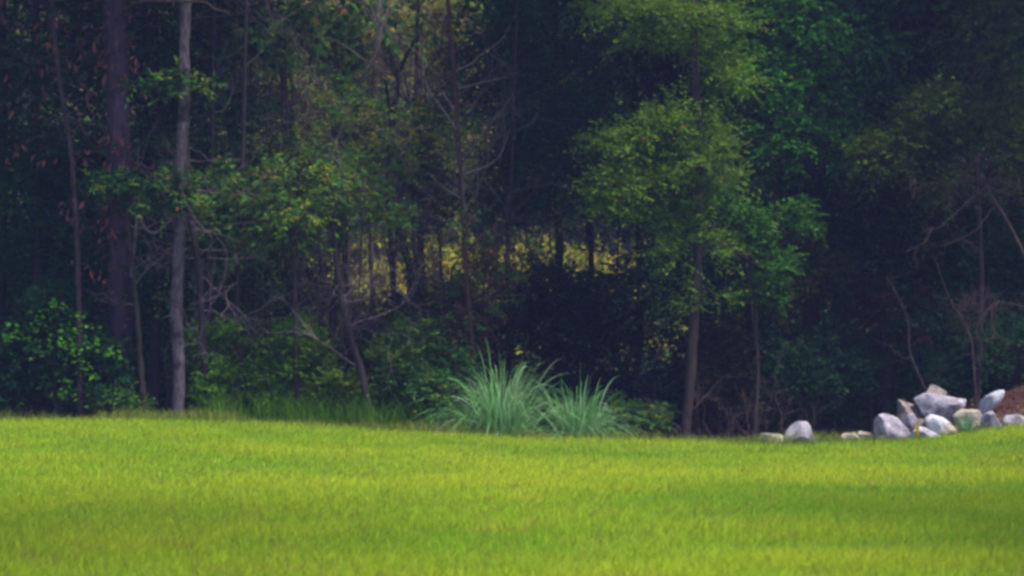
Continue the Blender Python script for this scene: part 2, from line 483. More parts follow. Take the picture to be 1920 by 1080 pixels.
def leaf_tips(root, tips, step, pal, ll, lw, nl=6, L=.25, droop=.2, name='crown', odd=.03, prob=1.0):
    O = []; D = []
    for t in tips:
        for i in range(1, len(t)):
            if rng.random() > prob: continue
            for _ in range(step):
                u = rng.random(); O.append(t[i - 1] * (1 - u) + t[i] * u); D.append(nrm(t[i] - t[i - 1]) + rng.normal(0, .5, 3))
    lv = Leaves(); lv.sprays(np.array(O), np.array(D), L, nl, ll, lw, pal, droop=droop, odd=odd)
    return lv.build(name, root)

# ------------------------------------------------------------------ trees of the left side
# big dark trunk hung with dead leaves
root, P = make_tree('tree', 'thick dark purple-brown trunk wrapped in dead vine leaves', 'tree', [(228, 775), (226, 600), (224, 400), (220, 200), (216, 0)], 33.6, .22, .18, M_PURP, 6, k=12)
lv = Leaves(); canopy(lv, P[-1][0], P[-1][1], 11, (3, 3, 2), 500); lv.build('crown', root)
lv = Leaves()   # vine leaves clinging to the stem
n = 420; ii = rng.integers(0, len(P) - 8, n); a = rng.uniform(0, 2 * math.pi, n)
O = P[ii] + np.stack([np.cos(a), np.sin(a), rng.uniform(-2, 2, n)], -1) * np.array([.2, .2, .15])
lv.sprays(O, np.stack([np.cos(a), np.sin(a), -rng.random(n)], -1), .16, 4, .12, .045, PUR + EVG[:2], droop=.6)
lv.build('vine_foliage', root)
limb(root, smooth_path([at(236, 20, 33.5), at(262, 4, 33.1), at(330, 3, 32.9), at(385, 5, 32.8), at(400, 16, 32.8), at(432, 24, 32.9)], 5), .032, .012, M_BARK)
limb(root, smooth_path([at(246, 520, 33.5), at(258, 410, 33.2), at(272, 428, 33.1), at(290, 437, 33), at(308, 425, 33), at(330, 400, 33)], 5), .03, .014, M_TWIG)

root, P = make_tree('tree', 'slim brown stem close against the thick dark trunk', 'tree', [(270, 775), (264, 690), (258, 600), (252, 520), (240, 420), (234, 350)], 33.3, .07, .02, M_BARK)
add_twigs(root, P, 6, 1.0, .012, 2, M_TWIG, .4, 1)

# the pale trunk
root, P = make_tree('tree', 'pale pinkish-grey straight trunk standing clear at the lawn edge', 'tree', [(333, 775), (336, 700), (331, 600), (335, 480), (341, 380), (340, 290), (347, 170), (345, 90), (349, 0)], 33.2, .108, .088, M_PALE, 7, k=12)
lv = Leaves(); canopy(lv, P[-1][0], P[-1][1], 12, (3, 3, 2.2), 500); lv.build('crown', root)
add_twigs(root, P, 7, 1.3, .010, 2, M_DARK, .35, .75)
lv = Leaves()
for lx, ly, m in ((320, 150, 16), (370, 165, 12), (330, 350, 34), (300, 390, 24), (365, 400, 22), (250, 350, 28), (215, 345, 20), (170, 345, 20), (300, 180, 10), (285, 160, 8), (390, 320, 18)):
    lv.lobe(at(lx, ly, 32.9), (.36, .25, .16), m, 7, .28, .10, .04, MID + EVG, droop=.15)
lv.build('low_foliage', root)

# thin crooked tree with hanging dead leaves at the far left
root, P = make_tree('tree', 'thin crooked dark tree with reddish dead leaves hanging from it', 'tree', [(150, 770), (146, 500), (138, 340), (128, 250), (112, 150), (102, 60), (98, 0)], 32.9, .05, .03, M_DARK, 2)
tips = add_twigs(root, P, 16, 1.7, .016, 2, M_DARK, .45, 1.0, kids=3)
hang = mesh_data('leaf', np.array([[0, 0, 0], [.025, .01, -.05], [.032, .0, -.11], [0, -.012, -.2], [-.032, 0, -.11], [-.025, .01, -.05], [0, -.012, -.1]]),
                 None, [[0, 1, 6], [1, 2, 6], [2, 3, 6], [3, 4, 6], [4, 5, 6], [5, 0, 6]], np.tile([.15, .045, .04], (7, 1)), M_DRY)
hang2 = mesh_data('leaf', np.array([[0, 0, 0], [.03, .015, -.05], [.02, -.01, -.12], [.01, -.03, -.17], [-.028, 0, -.1], [-.02, .01, -.04], [0, -.015, -.09]]),
                 None, [[0, 1, 6], [1, 2, 6], [2, 3, 6], [3, 4, 6], [4, 5, 6], [5, 0, 6]], np.tile([.10, .035, .055], (7, 1)), M_DRY)
pts = np.vstack([t[1:] for t in tips]); pts = list(pts[rng.permutation(len(pts))[:70]])
tb = Tubes()
for hx, hy in [(100, 30), (150, 60), (40, 50), (130, 120), (60, 130), (180, 110), (200, 60), (212, 130), (40, 200), (150, 170), (85, 170), (30, 270), (145, 290), (70, 285), (180, 400), (190, 440), (160, 415), (238, 440), (176, 515), (215, 300), (20, 20), (250, 120), (120, 390), (90, 50), (205, 250)]:
    e = at(hx, hy, 32.8 + rng.uniform(-.3, .4)); i = int(np.argmin(np.abs(P[:, 2] - e[2] - .1)))
    pp = smooth_path([P[i], (P[i] + e) / 2 + Z * .12, e], 4); tb.add(pp, np.linspace(.010, .004, len(pp)), 4)
    for _ in range(8): pts.append(e + rng.normal(0, 1, 3) * np.array([.16, .16, .13]))
tb.build('twigs', root, M_DARK, kind='stuff')
for q in pts:
    o = bpy.data.objects.new('leaf', hang if rng.random() < .45 else hang2)
    o.location = q - np.array(root.location); o.rotation_euler = (rng.normal(0, .35), rng.normal(0, .35), rng.uniform(0, 6.28)); s = rng.uniform(.45, 1.0); o.scale = (s * rng.uniform(.6, 1.3), s, s)
    link(o, root)

# dark hollies / evergreens behind the left trunks
def evergreen(label, cx, Y, lobes, n=260, pal=EVG, ll=.09, lw=.04, name='evergreen_tree', cat='tree', group=None, top=10.5, cn=240, trunk=.12, nl=10, L=.5, droop=.28, odd=.004, base=True, bark=None):
    P0 = at(cx, 640, Y); g0 = float(zg(P0[0], Y))
    P = smooth_path([(P0[0], Y, g0 - .1), (P0[0] + .1, Y, top * .25), (P0[0], Y + .1, top * .58), (P0[0] + .1, Y, top)], 5)
    root = thing(name, (P0[0], Y, g0), label, cat, group)
    tb = Tubes(); tb.add(P, np.linspace(trunk, trunk * .4, len(P)), 8, .05); tb.build('trunk', root, bark or M_DARK)
    lv = Leaves(); tb = Tubes()
    for (px, py, dY, rx, ry, rz, m) in lobes:
        c = at(px, py, Y + dY)
        lv.lobe(c, (rx, ry, rz), int(n * m), nl, L, ll, lw, pal, droop=droop, odd=odd)
        i = int(np.argmin(np.abs(P[:, 2] - (c[2] - .6)))); pp = smooth_path([P[i], (P[i] + c) / 2 + Z * .15, c], 4)
        tb.add(pp, np.linspace(.035, .01, len(pp)), 5)
    if cn: canopy(lv, P0[0], Y, top, (2.6, 2.6, 2.0), cn, pal=pal)
    tb.build('branches', root, bark or M_DARK, kind='stuff'); lv.build('crown', root)
    return root

evergreen('dark evergreen thicket at the far left behind the hanging dead leaves', 60, 34.6,
          [(40, 80, 0, 1.3, 1, 1.2, 1.2), (120, 230, .3, 1.2, 1, 1.1, 1), (30, 380, 0, 1.3, 1, 1.2, 1.2), (140, 460, 0, 1.0, .9, 1.0, 1), (-60, 250, 0, 1.2, 1, 1.6, .9)], 240)
evergreen('dark evergreen filling the space behind the thick and the pale trunk', 285, 35.6,
          [(280, 60, 0, 1.3, 1, 1.0, 1), (200, 330, 0, 1.3, 1, 1.0, 1), (310, 300, 0, 1.1, 1, 1.1, 1.1), (290, 480, 0, 1.2, 1, 1.0, 1), (400, 250, .5, 1.2, 1, 1.1, .9)], 230, pal=EVG + MID[:1])
evergreen('broad-leaved green crown showing between the pale trunk and the sparse saplings', 430, 38.5,
          [(420, 90, 0, 1.0, .9, .5, .9), (400, 330, 0, 1.3, 1, .8, 1), (480, 420, 0, 1.2, 1, .9, .9), (520, 330, 0, 1.1, 1, .8, .7)], 190, pal=MID, ll=.12, lw=.05, cn=200)

# dark bush at bottom left and the bright climbing vine on it
def shrub(label, px, py, Y, lobes, pal, n=170, ll=.08, lw=.04, name='shrub', cat='shrub', group=None, L=.35, nl=8, droop=.15, odd=.002, stems=7, mat=None, bark=None):
    b = at(px, py, Y); g0 = float(zg(b[0], Y)); root = thing(name, (b[0], Y, g0), label, cat, group)
    lv = Leaves(); tb = Tubes()
    for (lx, ly, dY, rx, ry, rz, m) in lobes:
        c = at(lx, ly, Y + dY); lv.lobe(c, (rx, ry, rz), int(n * m), nl, L, ll, lw, pal, droop=droop, odd=odd)
        for _ in range(max(2, stems // len(lobes))):
            e = c + rng.normal(0, .4, 3) * np.array([rx, ry, rz]); s0 = np.array([b[0] + rng.normal(0, .12), Y + rng.normal(0, .12), g0 - .05])
            pp = smooth_path([s0, (s0 + e) / 2 + rng.normal(0, .08, 3), e], 4); tb.add(pp, np.linspace(.018, .005, len(pp)), 4)
    tb.build('stems', root, bark or M_DARK, kind='stuff'); lv.build('foliage', root, mat)
    return root

shrub('dark rounded bush in the lower left corner under the climbing vine', 90, 770, 33.3, [(60, 640, 0, .9, .7, .75, 1.2), (150, 690, 0, .7, .6, .6, 1), (10, 720, 0, .7, .6, .6, 1), (120, 590, .2, .7, .6, .5, .8)], EVG, 260)
b = at(110, 770, 32.9); root = thing('climbing_vine', (b[0], 32.9, float(zg(b[0], 32.9))), 'bright green heart-leaved vine trailing over the dark bush by the lawn', 'vine')
hv = np.array([[0, 0, 0], [.035, -.02, .004], [.05, .02, .012], [.03, .06, .008], [0, .105, -.012], [-.03, .06, .008], [-.05, .02, .012], [-.035, -.02, .004], [0, .03, -.006]])
ht = [[i, i + 1, 8] for i in range(7)] + [[7, 0, 8]]
hm = [mesh_data('leaf', hv, None, ht, np.tile(c, (9, 1)), M_LEAF) for c in ((.11, .33, .012), (.08, .26, .010), (.15, .36, .015))]
vines = [[(110, 770), (90, 700), (95, 640), (110, 590), (115, 570)], [(110, 770), (120, 690), (130, 640), (165, 650), (190, 658), (222, 668)],
         [(110, 770), (70, 690), (50, 640), (28, 620), (10, 630)], [(110, 770), (125, 700), (150, 670), (160, 690), (170, 700)], [(110, 770), (60, 680), (75, 620), (60, 590)],
         [(110, 770), (100, 680), (120, 630), (140, 610), (170, 612)], [(110, 770), (125, 755), (130, 740), (120, 720)], [(110, 770), (100, 660), (118, 650), (95, 665)]]
spots = []
for v in vines:
    P = smooth_path([at(a, c, 32.9 - .05 * i) for i, (a, c) in enumerate(v)], 6); P[0][2] = zg(P[0][0], P[0][1]) - .03
    limb(root, P, .007, .003, M_BARK, 'stem', 4)
    for p in P[9:]:
        for _ in range(2): spots.append(p + rng.normal(0, 1, 3) * np.array([.10, .12, .08]))
for p in spots:
    o = bpy.data.objects.new('leaf', hm[rng.integers(0, 3)]); o.location = p - np.array(root.location)
    o.rotation_euler = (rng.normal(.5, .5), rng.normal(0, .4), rng.uniform(2.2, 4.1)); s = rng.uniform(.45, .9); o.scale = (s, s, s); link(o, root)

# thin trunks between the pale trunk and the slanted tree
T_ = [('dark curved stem just behind the pale trunk', [(394, 770), (384, 690), (378, 600), (372, 500), (360, 420), (352, 330)], 33.8, .07, .045, M_DARK, 5),
      ('dark straight stem second from the pale trunk', [(408, 770), (392, 640), (391, 500), (395, 380)], 35.0, .06, .035, M_DARK, 5),
      ('dark slim stem rising from green undergrowth', [(462, 770), (452, 690), (445, 600), (448, 450), (455, 300)], 34.2, .06, .03, M_DARK, 4),
      ('slanted brown trunk leaning out of the undergrowth with one pale side branch', [(694, 790), (678, 700), (660, 640), (640, 560), (628, 470), (622, 400), (614, 370)], 33.6, .075, .035, M_DARK, None),
      ('grey-brown stem close behind the slanted trunk', [(618, 780), (622, 640), (630, 520), (636, 400), (628, 320), (640, 250)], 36.2, .075, .03, M_DARK, None),
      ('dark stem left of the slanted trunk among bare twigs', [(585, 780), (598, 640), (605, 520), (592, 420), (575, 320)], 37.5, .08, .04, M_DARK, None),
      ('dark leaning trunk behind the ornamental grass with a lit gap beside it', [(800, 790), (790, 700), (784, 610), (770, 510), (748, 430), (735, 350)], 36.0, .11, .05, M_DARK, None),
      ('slim upright stem forking from the dark leaning trunk', [(806, 790), (800, 700), (795, 590), (778, 480), (776, 400), (786, 330)], 36.3, .055, .03, M_DARK, None),
      ('tall reddish slender tree with pale rising branches', [(893, 790), (886, 650), (876, 540), (868, 390), (858, 250), (851, 130), (840, 0)], 34.2, .05, .033, M_RED, 5),
      ('dark crooked snag forking high up in the open middle of the wood', [(742, 790), (738, 560), (728, 350), (733, 235), (747, 160), (740, 135)], 39.0, .06, .05, M_DARK, None),
      ('straight dark stem between the ornamental grass and the dark hollow', [(955, 790), (953, 600), (952, 420), (960, 300)], 37.0, .06, .04, M_DARK, 5),
      ('faint grey stem high in the middle of the wood', [(530, 790), (545, 500), (535, 250), (530, 100), (525, 0)], 41.0, .09, .06, M_BARK, 5),
      ('broken pale leaning stem near the top of the open middle', [(660, 790), (650, 400), (640, 150), (622, 60), (605, 10)], 43.0, .07, .05, M_TWIG, 5)]
trees = {}
for lab, pts, Y, r0, r1, bk, top in T_:
    root, P = make_tree('tree' if r0 > .055 else 'sapling', lab, 'tree', pts, Y, r0, r1, bk, top)
    trees[lab] = (root, P)
    add_twigs(root, P, 9, 1.3, .013, 2, M_TWIG if bk is not M_RED else M_RED, .25, .95, kids=4)
    if top:
        lv = Leaves(); canopy(lv, P[-1][0], P[-1][1], P[-1][2] + .8, (1.5, 1.5, 1.0), 60, pal=MID); lv.build('crown', root)
    elif 'snag' not in lab:
        lv = Leaves()
        for q in range(4): lv.lobe(P[-1] + rng.normal(0, 1, 3) * [.7, .4, .4] + Z * .3, (.7, .5, .4), 16, 8, .35, .09, .038, MID + OLV[:2], droop=.2)
        lv.build('crown', root)
r, P = trees[T_[3][0]]
limb(r, smooth_path([at(664, 645, 33.6), at(676, 615, 33.4), at(692, 575, 33.3), at(694, 545, 33.3), at(702, 470, 33.4)], 5), .022, .008, M_TAN)
r, P = trees[T_[8][0]]
for pp in ([(868, 300), (892, 268), (925, 225), (962, 178)], [(858, 132), (885, 118), (905, 100), (940, 75), (956, 48)], [(860, 166), (890, 158), (950, 144)],
           [(858, 246), (830, 205), (800, 160), (790, 100), (788, 60)], [(872, 400), (868, 330), (880, 300)], [(856, 210), (826, 170), (812, 158)], [(870, 375), (830, 350), (800, 322)], [(864, 330), (930, 300), (958, 240)]):
    limb(r, smooth_path([at(a, c, 34.2 - .12 * i) for i, (a, c) in enumerate(pp)], 5), .018, .006, M_TWIG, k=5)
r, P = trees[T_[9][0]]
for pp in ([(742, 140), (730, 95), (722, 62), (704, 26)], [(745, 138), (760, 108), (778, 76), (790, 64)], [(735, 230), (728, 190), (722, 150)]):
    limb(r, smooth_path([at(a, c, 39 - .1 * i) for i, (a, c) in enumerate(pp)], 5), .05, .022, M_DARK)

r, P = trees[T_[11][0]]
for pp in ([(535, 60), (552, 85), (575, 130), (612, 172), (628, 186)], [(540, 200), (575, 190), (600, 205), (645, 216), (692, 223)], [(532, 90), (560, 60), (650, 12), (722, 14), (745, 42), (765, 50), (785, 47)],
           [(535, 130), (500, 60), (470, 20), (440, 5)], [(545, 300), (540, 220), (520, 150), (490, 90)], [(540, 260), (570, 200), (590, 110), (600, 50)]):
    limb(r, smooth_path([at(a, c, 41 - .5 * i) for i, (a, c) in enumerate(pp)], 5), .022, .008, M_PALE, k=5)
r, P = trees[T_[9][0]]
for pp in ([(735, 235), (765, 200), (770, 120), (785, 40)], [(738, 300), (790, 260), (820, 160), (830, 60)]):
    limb(r, smooth_path([at(a, c, 39 - .1 * i) for i, (a, c) in enumerate(pp)], 5), .022, .008, M_TWIG, k=5)

# ------------------------------------------------------------------ leafy branch band in the middle: young oak with broad leaves
root, P = make_tree('oak_sapling', 'young oak spreading a band of broad leaves across the middle of the wood', 'tree', [(560, 785), (556, 650), (552, 500), (556, 400), (560, 330)], 33.7, .05, .02, M_BARK)
olv = np.array([[0, 0, 0], [.02, .03, .004], [.018, .05, .004], [.034, .075, .008], [.02, .10, .006], [0, .15, -.015], [-.02, .10, .006], [-.034, .075, .008], [-.018, .05, .004], [-.02, .03, .004], [0, .06, -.006]])
olt = [[i, i + 1, 10] for i in range(9)] + [[9, 0, 10]]
om = [mesh_data('leaf', olv, None, olt, np.tile(c, (11, 1)), M_LEAF) for c in ((.060, .15, .02), (.075, .17, .02), (.045, .12, .035), (.10, .18, .025), (.28, .28, .04))]
ends = [(395, 395), (420, 370), (440, 410), (470, 385), (490, 355), (520, 390), (540, 350), (585, 365), (610, 385), (640, 360), (660, 385), (690, 370), (720, 385), (745, 372), (500, 420), (460, 440), (545, 415), (600, 405), (430, 340), (655, 345), (380, 430), (360, 360), (510, 310), (580, 320), (480, 460), (620, 430), (700, 330)]
spots = []
for k_, (ex, ey) in enumerate(ends):
    e = at(ex, ey, 33.0 + rng.uniform(-.5, .6)); i = int(rng.integers(len(P) // 2, len(P)))
    pp = smooth_path([P[i], (P[i] + e) / 2 + Z * rng.uniform(.0, .25), e], 5); limb(root, pp, .014, .004, M_BARK, 'branch', 4)
    for _ in range(14):
        u = rng.random() ** .6; p = pp[0] * (1 - u) + pp[-1] * u if u < .5 else pp[int(u * (len(pp) - 1))]
        spots.append((p + rng.normal(0, 1, 3) * np.array([.14, .14, .09]), e - P[i]))
for p, d in spots:
    w_ = rng.random(); mi = 4 if w_ < .02 else int(rng.integers(0, 4))
    o = bpy.data.objects.new('leaf', om[mi]); o.location = p - np.array(root.location)
    a = math.atan2(d[1], d[0]) - math.pi / 2 + rng.normal(0, .8)
    o.rotation_euler = (rng.normal(-.25, .45), rng.normal(0, .45), a); s = rng.uniform(.7, 1.35); o.scale = (s, s, s); link(o, root)
lv = Leaves()
for ex, ey in ends:
    lv.lobe(at(ex + rng.normal(0, 12), ey + rng.normal(0, 22), 34.0 + rng.uniform(-.3, .8)), (.42, .4, .26), 16, 7, .3, .09, .038, MID, droop=.15)
lv.build('crown', root)

# ------------------------------------------------------------------ undergrowth
GRN = ((.11, .27, .016), (.14, .29, .018), (.085, .22, .018))
U_ = [('soft green undergrowth shrub between the two dark stems', 420, 33.9, [(415, 720, 0, .45, .4, .45, 1), (400, 640, .2, .4, .4, .4, .7)], GRN),
      ('soft green shrub right of the dark slim stem', 520, 34.0, [(510, 710, 0, .6, .5, .5, 1.3), (545, 650, .2, .5, .4, .45, .9)], GRN),
      ('yellow-green shrub at the foot of the slanted trunk', 600, 33.8, [(595, 690, 0, .4, .4, .5, 1), (630, 740, 0, .5, .4, .35, 1)], ((.10, .18, .015), (.12, .19, .02), (.07, .15, .015))),
      ('dark green shrub between the slanted trunk and the ornamental grass', 750, 34.0, [(740, 700, 0, .6, .5, .5, 1.2), (770, 640, .2, .5, .5, .45, .9), (720, 760, 0, .5, .4, .3, .9)], MID),
      ('low dark scrub at the left foot of the ornamental grass', 815, 33.6, [(810, 740, 0, .4, .4, .4, 1), (850, 690, .3, .5, .4, .4, .9)], MID + EVG[:1]),
      ('mixed shrub with purple dead leaves above the ornamental grass', 905, 34.6, [(900, 560, 0, .6, .5, .6, 1), (930, 480, 0, .5, .5, .5, .7), (880, 640, 0, .5, .5, .5, .8)], PUR + MID[:2]),
      ('blue-green shrub behind the thin dark stems', 500, 35.5, [(480, 540, 0, .8, .6, .6, 1.3), (420, 560, 0, .6, .5, .5, .8), (540, 580, 0, .5, .5, .4, .7)], ((.03, .07, .035), (.04, .085, .035), (.025, .06, .03))),
      ('low shrub before the dark hollow right of the ornamental grass', 1175, 33.4, [(1170, 780, 0, .4, .35, .2, .8), (1215, 790, 0, .3, .3, .18, .6)], MID),
      ('small weedy clump at the foot of the thick dark trunk', 215, 33.2, [(200, 750, 0, .4, .3, .25, .8), (250, 765, 0, .3, .3, .18, .5)], MID)]
for lab, px, Y, lob, pal in U_:
    shrub(lab, px, 780, Y, lob, pal, 150, .07, .032, L=.3)
# wispy green blades and stalks among the shrubs
n = 5200; gx = rng.uniform(-5.2, -.7, n); gy = rng.uniform(32.9, 35.2, n); kp = rng.random(n) < vnoise(gx, gy, .6, 21) * 1.2; gx, gy = gx[kp], gy[kp]; n = len(gx)
C = np.array(GRN)[rng.integers(0, 3, n)] * rng.uniform(.6, 1.3, (n, 1)); la = rng.uniform(0, 6.28, n)
V, Qd, T, Cc = blades(np.stack([gx, gy, zg(gx, gy)], -1), rng.uniform(.25, .8, n), rng.uniform(.006, .014, n), np.stack([np.cos(la), np.sin(la), 0 * la], -1), rng.uniform(0, .3, n), rng.uniform(.1, .6, n), C)
tag(part('weed_grass', None, V, Qd, T, Cc, M_GRASS), 'tall soft green weeds growing among the stems at the wood edge', 'weeds', kind='stuff')

for lab, px, lob, pal in (
    ('dim olive shrub deep behind the pale trunk', 330, [(300, 560, 0, .8, .6, .7, 1), (360, 660, 0, .8, .6, .7, 1)], MID + OLV[3:]),
    ('dim green shrub deep behind the dark slim stem', 470, [(450, 620, 0, .9, .6, .7, 1), (510, 690, 0, .9, .6, .6, 1)], MID),
    ('dim purple-brown shrub deep behind the slanted trunk', 640, [(610, 600, 0, .8, .6, .6, .9), (670, 640, 0, .9, .6, .7, 1)], MID[:2] + PUR + OLV[3:]),
    ('dim green shrub deep behind the dark leaning trunk', 790, [(760, 620, 0, .8, .6, .6, 1), (830, 640, 0, .9, .6, .7, 1), (850, 560, 0, .6, .5, .5, .7)], MID + PUR[:1])):
    shrub(lab, px, 760, 37.2, lob, pal, 130, .085, .036, L=.4)
lv = Leaves(); n = 3000; X = rng.uniform(-14, 14, n); Yy = rng.uniform(40, 58, n)
lv.sprays(np.stack([X, Yy, zg(X, Yy) + rng.random(n) * .7], -1), nrm(rng.normal(0, .5, (n, 3)) + Z), .6, 7, .22, .10, EVG + MID[:1], droop=.2, odd=0, flat=.2)
tag(lv.build('ground_cover', None), 'low dark green ground cover far back between the trees', 'ground cover', kind='stuff')

# bare tangled saplings through the middle
SG = 'bare thin saplings tangled in the middle of the wood'
for i, (px, py, Y) in enumerate([(500, 300, 36), (545, 250, 39), (590, 300, 37.5), (650, 420, 35.5), (690, 350, 38), (715, 480, 36), (760, 250, 40), (800, 300, 37), (830, 450, 35.5), (900, 330, 37.5), (930, 500, 36), (980, 470, 37),
                                (610, 150, 42), (680, 120, 44), (560, 130, 43), (790, 130, 41), (470, 180, 40), (640, 560, 34.6), (850, 560, 34.8), (725, 600, 35), (1020, 420, 39), (1100, 420, 40), (1160, 430, 39.5)]):
    b = at(px + rng.normal(0, 20), 700, Y); e = at(px, py, Y)
    e[2] += .6
    P = smooth_path([(b[0], Y, float(zg(b[0], Y)) - .1), (b * .6 + e * .4) + rng.normal(0, .12, 3), e], 7)
    P[0][2] = float(zg(P[0][0], P[0][1])) - .1
    root = thing('bare_sapling', base_of(P), 'bare twiggy sapling tangled among others in the open middle of the wood', 'sapling', SG)
    tb = Tubes(); tb.add(P, np.linspace(.026, .012, len(P)), 6, .05); tb.build('trunk', root, M_BARK)
    tips = add_twigs(root, P, 12, 1.35, .011, 2, [M_TWIG, M_TWIG, M_TAN, M_BARK][i % 4], .3, 1.0, kids=4, curl=.28)
    if i % 2 == 0:
        leaf_tips(root, tips, 1, [OLV, MID, OLV, PUR][(i // 2) % 4], .08, .035, 4, .2, prob=.16)

# mid-depth leafy saplings, mottled olive and green, in the open middle
for i, (lab, px, Y, lob, pal) in enumerate([
    ('leafy vine-hung sapling high in the middle beside the broken stem', 640, 41, [(640, 110, 0, .5, .5, .9, 1), (655, 190, 0, .6, .5, .6, 1)], MID),
    ('olive tree crown in the upper middle left of the snag', 540, 44, [(520, 60, 0, 1.6, 1, 1.0, 1), (470, 160, 0, 1.3, 1, .9, .9), (580, 230, 0, 1.2, 1, .8, .8)], OLV),
    ('yellowing tree crown lit behind the forked snag', 760, 47, [(700, 90, 0, .8, .6, .5, 1), (740, 60, 0, .6, .6, .6, .8), (830, 90, 0, .6, .6, 1.0, 1), (850, 60, 0, .5, .5, .8, .7), (680, 130, 0, .7, .6, .5, .7)], ((.30, .28, .03), (.22, .25, .03), (.26, .20, .04))),
    ('bright green crown top right of the pale trunk', 430, 41.5, [(390, 85, 0, .7, .6, .35, 1), (450, 80, 0, .8, .6, .4, 1), (500, 100, 0, .5, .5, .35, .6)], ((.10, .24, .02), (.13, .26, .02), (.08, .19, .02))),
    ('blue-green leafy sapling below the snag', 690, 40, [(690, 240, 0, .9, .7, .6, 1), (650, 290, 0, .8, .7, .5, .8), (740, 290, 0, .8, .7, .5, .8)], MID + EVG[:1]),
    ('olive sapling right of the snag and left of the reddish tree', 790, 40.5, [(800, 230, 0, .8, .6, .8, .9), (770, 330, 0, .8, .6, .6, .8), (820, 380, 0, .7, .6, .5, .7)], OLV + MID)]):
    evergreen(lab, px, Y, lob, 200, pal, .10, .045, 'leafy_sapling', 'tree', None, 7, 0, .05, 7, .4, bark=M_BARK)

# sunlit leafage of the middle wood beyond the clearing edge, and the tangle of bare twigs in front of it
lv = Leaves(); n = 3600; px_ = rng.uniform(330, 930, n); py_ = rng.uniform(-60, 400, n); Yd = rng.uniform(46, 52, n)
kp = vnoise(px_, py_, 62, 51) * .65 + vnoise(px_, py_, 24, 52) * .45 + rng.normal(0, .07, n) > .43
O = np.array([at(a, b_, c_) for a, b_, c_ in zip(px_[kp], py_[kp], Yd[kp])])
lv.sprays(O, nrm(rng.normal(0, .6, (len(O), 3)) + np.array([0, -.3, .2])), .75, 9, .15, .065, OLV + MID[:2] + ((.40, .37, .04), (.30, .20, .16), (.34, .32, .05)), droop=.25, odd=0, jit=.5, flat=.3)
tag(lv.build('middle_wood', None), 'mottled olive and brown leafage of the wood in the upper middle', 'wood', kind='stuff')
tb = Tubes()
for _ in range(250):
    Yd = rng.uniform(35.5, 46); p = at(rng.uniform(400, 960), rng.uniform(60, 690), Yd); p[2] = max(p[2], float(zg(p[0], p[1])))
    ramify(tb, p, rng.normal(0, .5, 3) * [1, .6, .4] + Z * .8, rng.uniform(1.2, 2.6), rng.uniform(.007, .013), 2, 3, .16, .15, .6, 4)
tag(tb.build('twig_tangle', None, M_TWIG), 'tangle of thin grey-purple bare twigs through the middle of the wood', 'twigs', kind='stuff')

# ------------------------------------------------------------------ central evergreens
evergreen('large dark blue-green evergreen with drooping boughs in the centre', 1040, 38.5,
          [(980, 60, 0, 1.3, 1.1, 1.1, 1.2), (1080, 120, 0, 1.3, 1.1, 1.1, 1.2), (960, 210, 0, 1.3, 1, .9, 1.1), (1060, 260, 0, 1.4, 1, .9, 1.2), (980, 330, 0, 1.3, 1, .7, 1), (1090, 350, 0, 1.2, 1, .6, 1), (930, 140, 0, 1.0, 1, 1.0, .8)],
          290, ((.026, .100, .056), (.034, .115, .052), (.020, .080, .052)), .085, .028, droop=.5, L=.6, trunk=.09, nl=12, cn=300)
evergreen('second dark evergreen behind the oak with the bright layered boughs', 1190, 39.5,
          [(1180, 60, 0, 1.2, 1, 1.2, 1), (1210, 200, 0, 1.2, 1, 1.0, 1), (1190, 330, 0, 1.2, 1, .7, .9), (1260, 120, 0, 1.1, 1, 1.1, 1), (1250, 360, 0, 1.0, 1, .6, .8)],
          240, EVG, .085, .03, droop=.4, L=.55, trunk=.08, cn=200)
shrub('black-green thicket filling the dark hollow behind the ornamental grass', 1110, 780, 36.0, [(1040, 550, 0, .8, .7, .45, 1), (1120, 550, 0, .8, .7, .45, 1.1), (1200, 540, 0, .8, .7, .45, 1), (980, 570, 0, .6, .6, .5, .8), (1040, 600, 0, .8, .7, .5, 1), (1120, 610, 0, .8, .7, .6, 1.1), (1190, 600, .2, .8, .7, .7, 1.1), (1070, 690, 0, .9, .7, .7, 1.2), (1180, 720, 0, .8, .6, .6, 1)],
      ((.006, .026, .018), (.008, .032, .018), (.010, .026, .018)), 190)

